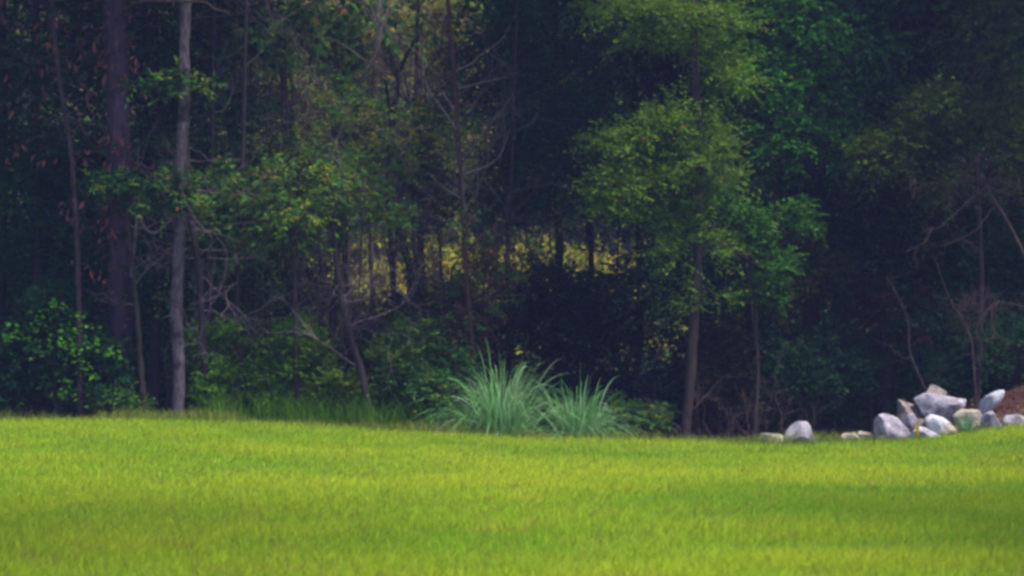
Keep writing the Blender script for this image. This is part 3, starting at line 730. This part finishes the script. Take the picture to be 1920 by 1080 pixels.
# the oak with layered lit boughs
root, P = make_tree('oak_tree', 'oak with bright layered boughs reaching out from a slim grey-brown trunk', 'tree', [(1286, 800), (1292, 740), (1302, 600), (1310, 440), (1312, 300), (1304, 130), (1300, 0)], 33.4, .095, .055, M_BARK, 5, k=10)
lv = Leaves(); tb = Tubes()
for (px, py, dY, rx, ry, rz, m) in [(1180, 28, -.3, .7, .6, .22, 1.3), (1250, 20, -.3, .6, .6, .25, 1), (1160, 70, 0, .4, .5, .2, .4), (1265, 75, .2, .6, .5, .25, .5),
                                    (1350, 40, -.2, .6, .5, .3, .9), (1165, 268, -.4, .5, .5, .14, .8), (1230, 240, -.4, .55, .5, .2, 1), (1290, 215, -.2, .5, .5, .2, .7), (1190, 285, -.2, .4, .4, .12, .5),
                                    (1135, 378, -.4, .35, .4, .12, .6), (1195, 352, -.4, .5, .5, .16, 1), (1235, 330, -.3, .4, .5, .16, .8), (1270, 390, -.1, .4, .4, .2, .5), (1320, 260, -.4, .45, .4, .25, .7), (1310, 300, -.4, .4, .4, .2, .6),
                                    (1370, 150, 0, .6, .5, .3, .7), (1280, 480, -.2, .35, .4, .3, .3), (1285, 560, -.2, .3, .3, .3, .15), (1340, 470, 0, .4, .4, .35, .3), (1150, 20, -.3, .5, .5, .2, .8), (1330, 110, 0, .6, .5, .3, .7), (1160, 340, -.3, .4, .4, .12, .5), (1350, 330, -.2, .5, .4, .25, .6), (1220, 420, -.1, .45, .4, .2, .5), (1290, 420, 0, .4, .4, .25, .5), (1260, 470, 0, .4, .4, .25, .3), (1345, 560, 0, .4, .4, .3, .15), (1270, 540, .2, .4, .4, .3, .15)]:
    c = at(px, py, 33.4 + dY); lv.lobe(c, (rx, ry, rz), int(84 * m), 10, .5, .075, .028, OAK, droop=.16, odd=.012)
    i = int(np.argmin(np.abs(P[:, 2] - (c[2] + .15)))); pp = smooth_path([P[i], (P[i] + c) / 2 + Z * .12, c], 5)
    limb(root, pp, .026, .008, M_BARK, k=5)
canopy(lv, P[-1][0], P[-1][1], P[-1][2] - 1, (2.2, 2.2, 1.5), 300, pal=OAK)
lv.build('crown', root)
add_twigs(root, P, 8, .9, .010, 2, M_TAN, .1, .5)

# ------------------------------------------------------------------ right-hand masses
evergreen('tall green-crowned tree right of the oak with scattered light on its leaves', 1450, 35.6,
          [(1420, 60, 0, .9, .8, .8, 1.1), (1500, 40, 0, 1.0, .8, .8, 1.2), (1440, 170, 0, .8, .8, .7, 1), (1530, 150, 0, 1.0, .8, .8, 1.1), (1470, 270, 0, .9, .8, .6, 1), (1560, 260, .2, .9, .8, .7, .9), (1600, 60, .2, 1.0, .8, .9, 1)],
          260, ((.042, .170, .016), (.058, .190, .016), (.026, .120, .022)), .09, .04, trunk=.08, cn=100)
evergreen('near-black evergreen at the centre of the dark right side', 1650, 37.2,
          [(1640, 150, 0, 1.2, 1, 1.2, 1), (1700, 280, 0, 1.2, 1, 1.0, 1), (1600, 330, 0, 1.2, 1, 1.0, 1), (1560, 420, 0, 1.2, 1, .9, 1), (1700, 420, 0, 1.1, 1, .9, .9), (1620, 520, 0, 1.2, 1, .9, 1), (1560, 60, 0, 1.2, 1, 1.0, 1), (1700, 60, 0, 1.2, 1, 1.0, 1)], 240, EVG, trunk=.14, cn=600)
evergreen('dark tree with olive outer boughs in the upper right corner', 1830, 34.8,
          [(1820, 60, 0, .9, .8, .8, 1), (1890, 110, 0, .9, .8, .8, 1), (1760, 210, -.2, .6, .6, .35, 1), (1700, 270, -.3, .55, .6, .25, .9), (1640, 300, -.3, .4, .4, .2, .5), (1830, 240, 0, .7, .7, .5, 1), (1900, 280, 0, .7, .7, .7, .9), (1760, 330, -.1, .5, .5, .3, .6)],
          190, ((.085, .125, .014), (.10, .13, .016), (.055, .105, .018)), .085, .036, trunk=.06, cn=250)
evergreen('dark evergreen at the far right edge behind the bare branches', 1900, 36.8,
          [(1880, 380, 0, 1.1, 1, 1.0, 1), (1800, 480, 0, 1.1, 1, .9, 1), (1900, 560, 0, 1.2, 1, .9, 1), (1960, 300, 0, 1.2, 1, 1.4, 1), (2050, 120, 0, 1.4, 1, 1.4, 1)], 210, EVG, trunk=.12, cn=600)
evergreen('bright green young tree lit at the top right of the oak trunk', 1410, 34.0,
          [(1395, 395, 0, .6, .5, .3, .9), (1450, 420, 0, .6, .5, .3, .8), (1385, 480, 0, .5, .5, .4, .7), (1450, 510, 0, .5, .5, .4, .6), (1350, 380, .1, .5, .5, .25, .5), (1510, 400, .3, .5, .5, .3, .4), (1420, 560, .1, .5, .5, .35, .5)],
          85, ((.042, .135, .012), (.054, .15, .014), (.033, .11, .014)), .085, .042, 'young_tree', 'tree', None, 4.0, 0, .04, 7, .28, bark=M_BARK)
R_ = [('olive-brown shrub under the bright young tree', 1500, 34.6, [(1490, 460, 0, .6, .5, .5, 1), (1540, 500, 0, .6, .5, .5, 1), (1460, 560, 0, .6, .5, .5, .9)], ((.060, .065, .016), (.060, .045, .022), (.025, .070, .020))),
      ('dark shrub with dull red leaves behind the rock pile', 1640, 34.6, [(1610, 580, 0, .55, .5, .4, .6), (1670, 560, 0, .5, .5, .4, .7), (1690, 630, 0, .4, .4, .35, .5)], ((.060, .016, .020), (.050, .016, .020), (.022, .05, .02))),
      ('dark green thicket at lawn level behind the pointed grey rock', 1480, 34.4, [(1470, 690, 0, .7, .6, .6, 1.1), (1560, 680, 0, .7, .6, .6, 1.1), (1520, 760, 0, .8, .5, .35, 1)], EVG),
      ('dark thicket behind the stacked boulders', 1640, 34.8, [(1620, 700, 0, .7, .6, .6, 1), (1720, 680, 0, .7, .6, .5, 1), (1800, 640, 0, .8, .6, .6, 1), (1900, 650, 0, .8, .6, .6, 1)], EVG),
      ('thin brownish scrub at the foot of the oak trunk', 1350, 34.0, [(1340, 650, 0, .5, .4, .5, .6), (1400, 620, 0, .5, .4, .5, .6), (1360, 740, 0, .5, .4, .35, .7), (1420, 740, 0, .5, .4, .35, .6)], ((.055, .060, .018), (.050, .040, .026), (.030, .055, .018)))]
for lab, px, Y, lob, pal in R_:
    shrub(lab, px, 800, Y + .35, lob, pal, 150, .07, .03, L=.32)

# brushwood by the oak's foot
root = thing('brushwood', base_of([at(1400, 790, 33.6)]), 'tangle of bare brown brushwood between oak trunk and pointed grey rock', 'brushwood')
tb = Tubes()
for _ in range(26):
    b = at(rng.uniform(1310, 1520), 790, 33.6 + rng.uniform(-.3, .5)); b[2] = float(zg(b[0], b[1])) - .03
    ramify(tb, b, rng.normal(0, .6, 3) * np.array([1, .5, .3]) + Z * .9, rng.uniform(.6, 1.4), .010, 2, 3, .2, -.1, .8, 4)
tb.build('twigs', root, M_TAN, kind='stuff')

# dead bare tree at right
root, P = make_tree('dead_tree', 'leafless purplish-brown dead tree leaning in from the right edge', 'tree', [(2010, 800), (1990, 640), (1920, 478), (1880, 400), (1840, 336), (1828, 300)], 33.9, .045, .010, M_TAN)
tips = []
for pp in ([(1842, 340), (1800, 343), (1760, 345), (1700, 342)], [(1848, 350), (1810, 382), (1775, 412), (1748, 430), (1736, 455), (1700, 470)], [(1862, 388), (1830, 425), (1800, 445), (1760, 455)],
           [(1836, 332), (1870, 336), (1915, 350)], [(1800, 343), (1815, 315), (1835, 290)], [(1850, 352), (1880, 360), (1920, 355)], [(1836, 335), (1846, 318), (1880, 310), (1900, 315)],
           [(1840, 336), (1800, 330), (1782, 341)], [(1985, 600), (1920, 578), (1866, 566), (1848, 540)], [(1866, 566), (1840, 600), (1828, 620)], [(1872, 566), (1860, 590), (1866, 630), (1850, 645)]):
    L_ = smooth_path([at(a, c, 33.9 - .15 * i) for i, (a, c) in enumerate(pp)], 5)
    limb(root, L_ + np.cumsum(rng.normal(0, .012, L_.shape), 0), .011, .004, M_TAN, k=5); tips.append(L_)
tb = Tubes()
for L_ in tips:
    for _ in range(10):
        i = int(rng.integers(2, len(L_))); ramify(tb, L_[i], rng.normal(0, 1, 3) - Z * .5, .55, .0042, 1, 4, .22, -.5, .8, 3)
for _ in range(34):   # the dense twig nest
    ramify(tb, at(1815 + rng.normal(0, 14), 590 + rng.normal(0, 12), 33.7), rng.normal(0, .45, 3) + Z * .8 + np.array([.15, 0, 0]), .42, .005, 1, 4, .25, .1, .7, 3)
tb.build('twigs', root, M_TAN, kind='stuff')
for lab, pts, Y in (('thin crooked brown sapling behind the stacked boulders', [(1745, 760), (1728, 715), (1706, 660), (1702, 600), (1680, 550), (1662, 520)], 33.9),
                    ('thin dead stem rising into the twig nest at right', [(1830, 760), (1824, 660), (1818, 630), (1806, 600), (1780, 560), (1762, 510), (1750, 480)], 34.1)):
    root, P = make_tree('sapling', lab, 'sapling', pts, Y, .022, .008, M_TAN)
    add_twigs(root, P, 6, .6, .006, 1, M_TAN, .3, 1)

# ------------------------------------------------------------------ beyond the wood: sunlit bank of scrub, then the far wood
lv = Leaves()
n = 4200; X = rng.uniform(-20, 20, n); Yy = rng.uniform(58, 71, n); O = np.stack([X, Yy, zg(X, Yy) + rng.random(n) ** 1.5 * 1.5 * (.3 + vnoise(X, Yy, 2.2, 31))], -1)
lit = np.abs(X + .6 + rng.normal(0, .8, n)) < 6.2  # sunlit gap put into the leaf colour: yellow inside, dark green outside
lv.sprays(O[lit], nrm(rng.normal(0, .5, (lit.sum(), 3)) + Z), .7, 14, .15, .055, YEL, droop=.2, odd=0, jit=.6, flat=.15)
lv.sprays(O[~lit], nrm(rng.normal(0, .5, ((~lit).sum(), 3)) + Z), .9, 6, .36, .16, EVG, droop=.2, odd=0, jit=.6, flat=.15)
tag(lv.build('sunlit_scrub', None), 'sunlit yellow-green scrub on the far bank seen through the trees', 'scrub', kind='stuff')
lv = Leaves()
n = 12500; X = rng.uniform(-27, 27, n); Yy = rng.uniform(70, 80, n); hh = rng.random(n) * 15; lum = vnoise(X * 1.0, hh, 3.2, 33)
kp = lum + rng.normal(0, .12, n) > .22; X, Yy, hh = X[kp], Yy[kp], hh[kp]; n = len(X)
O = np.stack([X, Yy - 3 * (vnoise(X, hh, 4, 35)), zg(X, Yy) + hh], -1)
lv.sprays(O, nrm(rng.normal(0, .6, (n, 3)) + np.array([0, -.5, .2])), 1.1, 9, .36, .17, OLV + MID + ((.24, .23, .03), (.17, .12, .07), (.20, .22, .04)), droop=.3, odd=0, jit=.5, flat=.15)
o = lv.build('far_wood', None); tag(o, 'far mottled olive wood closing the view above the bank', 'wood', kind='stuff')
lv = Leaves()
n = 7000; X = rng.uniform(-46, 46, n); Yy = rng.uniform(84, 92, n); hh = rng.random(n) * 26
lv.sprays(np.stack([X, Yy, zg(X, Yy) + hh], -1), nrm(rng.normal(0, .6, (n, 3)) + np.array([0, -.5, .2])), 1.8, 9, 1.6, .95, EVG + MID, droop=.3, odd=0, flat=.1)
o = lv.build('far_wood_ridge', None); tag(o, 'dark bluish tree mass behind the far olive wood', 'wood', kind='stuff')

# dense trees one row back: they close the dark sides and leave the lit gap in the middle
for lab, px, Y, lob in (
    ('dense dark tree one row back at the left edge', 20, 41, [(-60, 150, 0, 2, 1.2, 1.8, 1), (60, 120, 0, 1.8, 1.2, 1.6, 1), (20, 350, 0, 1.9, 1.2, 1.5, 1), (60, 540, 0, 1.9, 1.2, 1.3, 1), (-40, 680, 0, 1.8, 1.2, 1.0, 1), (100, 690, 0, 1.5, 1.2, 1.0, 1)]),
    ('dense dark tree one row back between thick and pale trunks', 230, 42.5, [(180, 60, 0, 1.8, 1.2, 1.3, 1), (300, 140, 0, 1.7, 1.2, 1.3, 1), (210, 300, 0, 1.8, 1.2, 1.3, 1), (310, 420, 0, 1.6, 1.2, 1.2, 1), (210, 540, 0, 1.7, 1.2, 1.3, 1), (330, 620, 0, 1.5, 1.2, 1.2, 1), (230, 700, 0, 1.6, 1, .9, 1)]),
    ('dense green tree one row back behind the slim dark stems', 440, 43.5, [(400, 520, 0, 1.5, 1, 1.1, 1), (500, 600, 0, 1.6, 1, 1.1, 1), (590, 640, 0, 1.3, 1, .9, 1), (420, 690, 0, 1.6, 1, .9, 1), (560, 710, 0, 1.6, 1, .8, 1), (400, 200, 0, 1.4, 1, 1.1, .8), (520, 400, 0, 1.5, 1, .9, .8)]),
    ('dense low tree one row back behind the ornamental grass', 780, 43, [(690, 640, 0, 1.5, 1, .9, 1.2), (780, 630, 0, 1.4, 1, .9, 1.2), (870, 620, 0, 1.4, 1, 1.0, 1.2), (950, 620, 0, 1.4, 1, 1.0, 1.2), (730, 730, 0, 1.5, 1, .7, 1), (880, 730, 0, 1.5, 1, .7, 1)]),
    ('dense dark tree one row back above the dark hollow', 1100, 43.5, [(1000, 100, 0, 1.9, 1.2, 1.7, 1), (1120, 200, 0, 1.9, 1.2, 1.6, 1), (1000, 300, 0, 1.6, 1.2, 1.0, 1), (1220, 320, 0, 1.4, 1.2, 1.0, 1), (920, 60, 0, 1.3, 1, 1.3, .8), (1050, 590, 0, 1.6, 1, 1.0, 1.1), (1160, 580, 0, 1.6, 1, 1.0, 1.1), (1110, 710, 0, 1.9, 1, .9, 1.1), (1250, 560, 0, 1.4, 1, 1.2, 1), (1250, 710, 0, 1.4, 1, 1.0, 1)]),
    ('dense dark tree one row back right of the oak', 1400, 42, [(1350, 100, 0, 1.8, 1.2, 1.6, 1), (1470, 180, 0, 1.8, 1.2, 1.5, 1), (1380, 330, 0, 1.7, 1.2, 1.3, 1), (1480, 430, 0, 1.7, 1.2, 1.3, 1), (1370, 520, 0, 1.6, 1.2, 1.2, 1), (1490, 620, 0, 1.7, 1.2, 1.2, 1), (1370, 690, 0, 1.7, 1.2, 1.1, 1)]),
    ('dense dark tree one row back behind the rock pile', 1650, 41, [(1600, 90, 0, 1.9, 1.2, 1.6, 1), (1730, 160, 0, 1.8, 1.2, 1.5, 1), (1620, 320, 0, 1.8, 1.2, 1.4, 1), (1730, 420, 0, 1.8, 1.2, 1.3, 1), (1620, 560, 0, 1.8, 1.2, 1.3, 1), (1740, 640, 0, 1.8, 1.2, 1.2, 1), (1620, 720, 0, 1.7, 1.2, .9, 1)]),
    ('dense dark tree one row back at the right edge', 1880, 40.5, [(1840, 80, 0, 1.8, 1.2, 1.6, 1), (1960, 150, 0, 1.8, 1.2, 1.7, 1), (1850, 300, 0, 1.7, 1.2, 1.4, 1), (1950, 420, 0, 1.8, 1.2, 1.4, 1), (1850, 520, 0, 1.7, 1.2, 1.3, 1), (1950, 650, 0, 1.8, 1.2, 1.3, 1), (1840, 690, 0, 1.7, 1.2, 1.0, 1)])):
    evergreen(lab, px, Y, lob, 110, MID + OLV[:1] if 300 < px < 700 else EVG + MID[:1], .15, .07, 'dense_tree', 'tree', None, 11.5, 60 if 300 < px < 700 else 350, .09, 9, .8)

for lab, px, Y, lob in (
    ('low dark thicket deep in the wood at far left', 60, 46, [(-40, 470, 0, 2, 1, 1.3, 1), (70, 500, 0, 2, 1, 1.3, 1), (180, 470, 0, 2, 1, 1.2, 1), (290, 500, 0, 2, 1, 1.2, 1), (380, 450, 0, 1.6, 1, 1.2, 1), (20, 620, 0, 2, 1, 1.2, 1), (160, 620, 0, 2, 1, 1.2, 1), (300, 620, 0, 2, 1, 1.2, 1), (470, 500, 0, 1.6, 1, 1.1, .8), (560, 560, 0, 1.5, 1, .8, .8)]),
    ('low dark thicket deep in the wood right of the oak', 1560, 46, [(1300, 560, 0, 1.6, 1, 1.2, 1), (1420, 480, 0, 2, 1, 1.3, 1), (1540, 500, 0, 2, 1, 1.3, 1), (1660, 480, 0, 2, 1, 1.3, 1), (1780, 500, 0, 2, 1, 1.3, 1), (1900, 480, 0, 2, 1, 1.4, 1), (1380, 620, 0, 2, 1, 1.2, 1), (1520, 630, 0, 2, 1, 1.2, 1), (1660, 620, 0, 2, 1, 1.2, 1), (1800, 630, 0, 2, 1, 1.2, 1), (1930, 620, 0, 2, 1, 1.3, 1), (1330, 420, 0, 1.4, 1, 1.0, .8)])):
    shrub(lab, px, 700, Y, lob, EVG, 90, .17, .085, 'thicket', 'thicket', None, .8, 9, stems=20)

# trees above the picture that roof the wood, and unseen shade trees set beside the lawn to darken it
for i, (x, y) in enumerate([(-9.5, 36), (9.8, 36.5), (5.8, 38.5), (-6.5, 38)]):
    root = thing('tall_tree', (x, y, float(zg(x, y))), ['tall tree beyond the left edge of the view', 'tall tree beyond the right edge of the view', 'tall tree behind the near-black evergreen on the right', 'tall tree behind the dark evergreens on the left'][i], 'tree')
    tb = Tubes(); P = smooth_path([(x, y, float(zg(x, y)) - .1), (x + .1, y, 5), (x, y, 11)], 6); tb.add(P, np.linspace(.2, .1, len(P)), 10, .05); tb.build('trunk', root, M_DARK)
    lv = Leaves(); canopy(lv, x, y, 10, (3.2, 3.2, 2.4), 700); lv.build('crown', root)
for i, (x, y, zc, r) in enumerate([(12.8, 22.0, 14, (3.2, 6.0, 2.6)), (10.8, 12.5, 14, (2.8, 5.0, 2.6)), (4.0, 8.0, 20, (2.2, 3.2, 1.8))]):  # the last one is added out of view, only to darken the near lawn
    root = thing('shade_tree', (x, y, float(zg(x, y))), ['tree beside the lawn that shades its right side', 'nearer tree beside the lawn shading its lower right corner', 'unseen tree added near the camera to darken the nearest grass'][i], 'tree')
    tb = Tubes(); P = smooth_path([(x, y, float(zg(x, y)) - .1), (x + .1, y, 3), (x, y, zc + 1)], 6); tb.add(P, np.linspace(.2, .08, len(P)), 10, .05); tb.build('trunk', root, M_BARK)
    lv = Leaves(); canopy(lv, x - (1.1 if i == 2 else 0), y + (1.3 if i == 2 else 0), zc, r, [700, 620, 210][i], .24, OAK); lv.build('crown', root)

# ------------------------------------------------------------------ ornamental grass
RD = np.array([[.15, .36, .10], [.23, .46, .17], [.11, .30, .06], [.34, .52, .27]])
def ribbon(p0, d, L, wd, sag, twist=0, m=11, kink=None):
    """one arching blade, folded along its midrib: V, quads"""
    d = nrm(np.array(d, float)); hor = np.array([d[0], d[1], 0.]); hor = hor / max(np.linalg.norm(hor), 1e-6)
    u = np.linspace(0, 1, m); P = p0 + d * (L * u)[:, None] + (hor * .35 - Z) * (1.25 * sag * L * u ** 3.3)[:, None]
    T = nrm(np.gradient(P, axis=0)); S = nrm(np.cross(T, hor) + 1e-4); a = twist + u * twist
    Nn = np.cross(S, T); S = S * np.cos(a)[:, None] + Nn * np.sin(a)[:, None]; Nn = np.cross(S, T)
    W_ = wd * np.minimum(1, (.55 + 1.2 * u)) * (1 - u ** 3) ** .8 / 2; W_[-1] = wd * .03
    V = np.stack([P - S * W_[:, None], P + Nn * (W_ * .35)[:, None], P + S * W_[:, None]], 1).reshape(-1, 3)
    q = []
    for i in range(m - 1):
        b = i * 3; q += [[b, b + 1, b + 4, b + 3], [b + 1, b + 2, b + 5, b + 4]]
    return V, np.array(q)

def clump(label, px, Y, R, H, nbig, nfine, manual=()):
    b = at(px, 812, Y); g0 = float(zg(b[0], Y)); c = np.array([b[0], Y, g0 - .02])
    root = thing('ornamental_grass', c, label, 'grass clump', 'pale green ornamental grass clumps at the lawn edge')
    def one(L, spread, wd):
        a = rng.uniform(0, 2 * math.pi); tilt = abs(rng.normal(0, spread))
        d = np.array([math.cos(a) * math.sin(tilt), math.sin(a) * math.sin(tilt), math.cos(tilt)])
        p0 = c + np.array([math.cos(a), math.sin(a), 0]) * R * rng.random() ** .5
        return ribbon(p0, d, L, wd, rng.uniform(.22, .8) * (.45 + tilt), rng.normal(0, .6))
    for i in range(nbig):
        V, q = one(H * rng.uniform(.65, 1.12), .30, rng.uniform(.013, .022))
        cc = RD[rng.integers(0, 4)] * rng.uniform(.7, 1.25) if rng.random() > .07 else np.array([.26, .21, .10])
        part('blade', root, V, q, None, np.tile(cc, (len(V), 1)), M_REED, True)
    for (x0, x1, y1, L, sag) in manual:
        s = at(x0, 805, Y - .15); e = at(x1, y1, Y - .15); V, q = ribbon(np.array([s[0], Y - .15, g0]), e - s, np.linalg.norm(e - s) * L, .024, sag, .4)
        part('blade', root, V, q, None, np.tile(RD[3] * 1.15, (len(V), 1)), M_REED, True)
    VV = []; QQ = []; CC = []; k = 0
    for i in range(nfine):
        V, q = one(H * rng.uniform(.3, .95), .55, rng.uniform(.007, .014)); VV.append(V); QQ.append(q + k); k += len(V)
        CC.append(np.tile(RD[rng.integers(0, 4)] * rng.uniform(.6, 1.15), (len(V), 1)))
    part('fine_foliage', root, np.vstack(VV), np.vstack(QQ), None, np.vstack(CC), M_REED, True, kind='stuff')
    return root
clump('larger left clump of pale blue-green ornamental grass at the lawn edge', 940, 32.5, .30, 1.85, 110, 600,
      [(935, 940, 660, 1.0, .02), (930, 930, 672, 1.12, .2), (950, 968, 680, 1.08, .2), (960, 1035, 682, 1.1, .15), (915, 905, 690, 1.1, .25), (945, 944, 700, 1., .02), (925, 862, 700, 1.15, .25), (955, 985, 690, 1.05, .1), (900, 885, 700, 1.1, .3)])
clump('smaller right clump of pale green ornamental grass at the lawn edge', 1082, 32.5, .26, 1.40, 75, 480,
      [(1072, 1078, 690, 1.1, .25), (1068, 1070, 712, 1.05, .1), (1085, 1100, 712, 1.1, .25), (1092, 1130, 735, 1.1, .3)])

# ------------------------------------------------------------------ rocks
RK_G = rock_mat('grey_rock', (.085, .070, .085), (.27, .235, .29), (.47, .42, .50))
RK_W = rock_mat('pale_rock', (.28, .255, .30), (.47, .44, .51), (.66, .62, .69))
RK_B = rock_mat('brown_rock', (.10, .075, .07), (.20, .155, .145), (.32, .27, .26))
RK_T = rock_mat('tan_rock', (.22, .18, .14), (.38, .33, .26), (.52, .47, .40))
import bmesh
def rock(label, x0, x1, y0, y1, Y, mat, seed, depth=None, tilt=0, pointy=0, cuts=16, stretch=1):
    """a boulder whose outline fills the photograph's box at depth Y: an icosphere cut by random planes and roughened"""
    r = np.random.default_rng(seed)
    ex_ = (x1 - x0) * .05; a = at(x0 - ex_, y0 - 1, Y); b = at(x1 + ex_, y1 + 7, Y); w_ = b[0] - a[0]; h_ = a[2] - b[2]; d_ = depth or w_ * .8
    bm = bmesh.new(); bmesh.ops.create_icosphere(bm, subdivisions=4, radius=1)
    V = np.array([v.co[:] for v in bm.verts]); F = np.array([[v.index for v in f.verts] for f in bm.faces]); bm.free()
    for _ in range(cuts):
        nn = nrm(r.normal(0, 1, 3)); dd = r.uniform(.42, .78)
        over = V @ nn - dd; V = V - nn * np.maximum(over, 0)[:, None] * .97
    ph = r.uniform(0, 6, (4, 3)); fr = np.array([2.1, 3.7, 6.5, 11.]); am = np.array([.035, .025, .022, .014])
    for k in range(4):
        s = np.sin(V[:, 0] * fr[k] + ph[k, 0]) * np.sin(V[:, 1] * fr[k] + ph[k, 1]) + np.sin(V[:, 2] * fr[k] * 1.3 + ph[k, 2]) * .6
        V = V * (1 + am[k] * s)[:, None]
    if pointy: V[:, :2] *= (1 - pointy * np.clip(V[:, 2], -1, 1))[:, None]
    V[:, 0] *= stretch
    if tilt:
        c_, s_ = math.cos(tilt), math.sin(tilt); V = V @ np.array([[c_, 0, s_], [0, 1, 0], [-s_, 0, c_]])
    lo, hi = V.min(0), V.max(0); V = (V - lo) / (hi - lo) - np.array([.5, .5, 0])
    V = V * np.array([w_, d_, h_])
    o = bpy.data.objects.new('rock', mesh_data('rock', V, None, F, None, mat, True))
    o.location = ((a[0] + b[0]) / 2, Y, b[2]); link(o)
    return tag(o, label, 'rock', 'rocks piled along the lawn edge')
rock('low flat tan rock, leftmost of all beside the pointed grey rock', 1424, 1476, 813, 838, 32.5, RK_T, 1)
rock('pointed grey rock standing alone at the lawn edge', 1471, 1524, 790, 840, 32.3, RK_G, 42, pointy=.32, cuts=10)
rock('small brown stone tucked against the right foot of the pointed grey rock', 1513, 1534, 816, 836, 32.7, RK_B, 3)
rock('low tan stone lying in the grass between pointed rock and rock pile', 1578, 1616, 812, 836, 32.5, RK_T, 4)
rock('small rounded tan stone nearest the left end of the rock pile', 1609, 1638, 809, 832, 32.7, RK_T, 5)
rock('rounded grey boulder at the left end of the rock pile', 1641, 1706, 776, 832, 32.6, RK_G, 16, cuts=12)
rock('brown boulder resting behind the rounded grey boulder', 1680, 1742, 750, 815, 33.1, RK_B, 52, pointy=.05, cuts=11)
rock('brown-topped boulder at the peak of the rock pile', 1722, 1774, 722, 772, 33.4, RK_B, 33, pointy=.12, cuts=11)
rock('large flat-topped grey slab lying across the top of the rock pile', 1716, 1806, 737, 786, 33.0, RK_G, 29, depth=.55, tilt=-.12, cuts=12)
rock('small grey stone wedged beside the rounded grey boulder', 1692, 1716, 775, 822, 32.9, RK_G, 10)
rock('small orange-brown stone in the shaded gap of the pile', 1708, 1740, 786, 826, 32.6, RK_B, 11)
rock('pale boulder at the front of the pile below the big slab', 1735, 1782, 777, 822, 32.45, RK_W, 12, depth=.4)
rock('whitish low rock at the very front of the pile in the grass', 1703, 1768, 800, 832, 32.2, RK_W, 13, depth=.3)
rock('small pale stone at the right front of the pile by the spiky plant', 1764, 1794, 793, 824, 32.3, RK_T, 14)
rock('whitish elongated rock tilted on the red clay bank', 1838, 1882, 732, 768, 33.6, RK_W, 15, depth=.22, tilt=.6, cuts=6, stretch=2.2)
rock('flat tan rock behind the spiky plant', 1786, 1846, 768, 800, 32.9, RK_T, 47, depth=.3, cuts=11)
rock('grey block right of the spiky plant', 1838, 1876, 771, 806, 32.6, RK_G, 17)
rock('low grey rock at the right edge of the picture', 1882, 1935, 777, 806, 32.6, RK_G, 18)

# dead leaves and chips lying on the forest floor and the clay bank
n = 9000; X = rng.uniform(-9.5, 11.5, n); Yy = 32.5 + rng.random(n) ** 1.5 * 5
lv = Leaves(); lit_c = np.array([(.16, .09, .05), (.10, .06, .035), (.22, .14, .08), (.12, .05, .035)])[rng.integers(0, 4, n)]
lv.raw(np.stack([X, Yy, zg(X, Yy) + .015 + rng.random(n) * .02], -1), nrm(rng.normal(0, 1, (n, 3)) * [1, 1, .35]), nrm(rng.normal(0, .35, (n, 3)) + Z), rng.uniform(.05, .11, n), rng.uniform(.025, .05, n), lit_c)
tag(lv.build('fallen_leaves', None, M_DRY), 'brown fallen leaves scattered over the forest floor and clay bank', 'fallen leaves', kind='stuff')

# spiky plant and a yellowing plant among the rocks
b = at(1813, 805, 32.15); c = np.array([b[0], 32.15, float(zg(b[0], 32.15))]); root = thing('spiky_plant', c, 'low spiky blue-green plant growing before the flat tan rock', 'plant')
for i in range(46):
    a = rng.uniform(0, 2 * math.pi); tl = rng.uniform(.05, 1.15); d = np.array([math.cos(a) * math.sin(tl), math.sin(a) * math.sin(tl), math.cos(tl)])
    V, q = ribbon(c + rng.normal(0, .02, 3) * [1, 1, 0], d, rng.uniform(.24, .42), .02, .08, 0, 6)
    part('blade', root, V, q, None, np.tile(np.array([.10, .25, .12]) * rng.uniform(.7, 1.3), (len(V), 1)), M_REED, True)
b = at(1720, 818, 31.93); c = np.array([b[0], 31.93, float(zg(b[0], 31.93))]); root = thing('yellow_plant', c, 'small yellow-leaved plant standing before the gap in the rock pile', 'plant')
for i in range(9):
    a = rng.uniform(0, 2 * math.pi); tl = rng.uniform(.02, .35); d = np.array([math.cos(a) * math.sin(tl), math.sin(a) * math.sin(tl), math.cos(tl)])
    V, q = ribbon(c, d, rng.uniform(.22, .36), .045, .1, .3, 6)
    part('leaf', root, V, q, None, np.tile(np.array([.62, .42, .03]) * rng.uniform(.8, 1.15), (len(V), 1)), M_GRASS, True)

# ------------------------------------------------------------------ the air: thin haze tinted blue to lift and colour the shadows
HAZE = 0.0011
if HAZE:
    m, N, L = newmat('haze'); N.remove(N['Principled BSDF'])
    pv = N.new('ShaderNodeVolumePrincipled'); pv.inputs['Color'].default_value = (.40, .44, 1.0, 1); pv.inputs['Density'].default_value = HAZE; pv.inputs['Anisotropy'].default_value = 0.2
    L.new(pv.outputs[0], N['Material Output'].inputs['Volume'])
    x0, x1, y0, y1, z0, z1 = -270, 270, -130, 430, -2.2, 42
    V = [(x, y, z) for z in (z0, z1) for y in (y0, y1) for x in (x0, x1)]
    hz = part('haze', None, V, [[0, 2, 3, 1], [4, 5, 7, 6], [0, 1, 5, 4], [2, 6, 7, 3], [0, 4, 6, 2], [1, 3, 7, 5]], mat=m)
    tag(hz, 'thin haze between camera and wood, tinted blue to colour the shadows', kind='stuff')
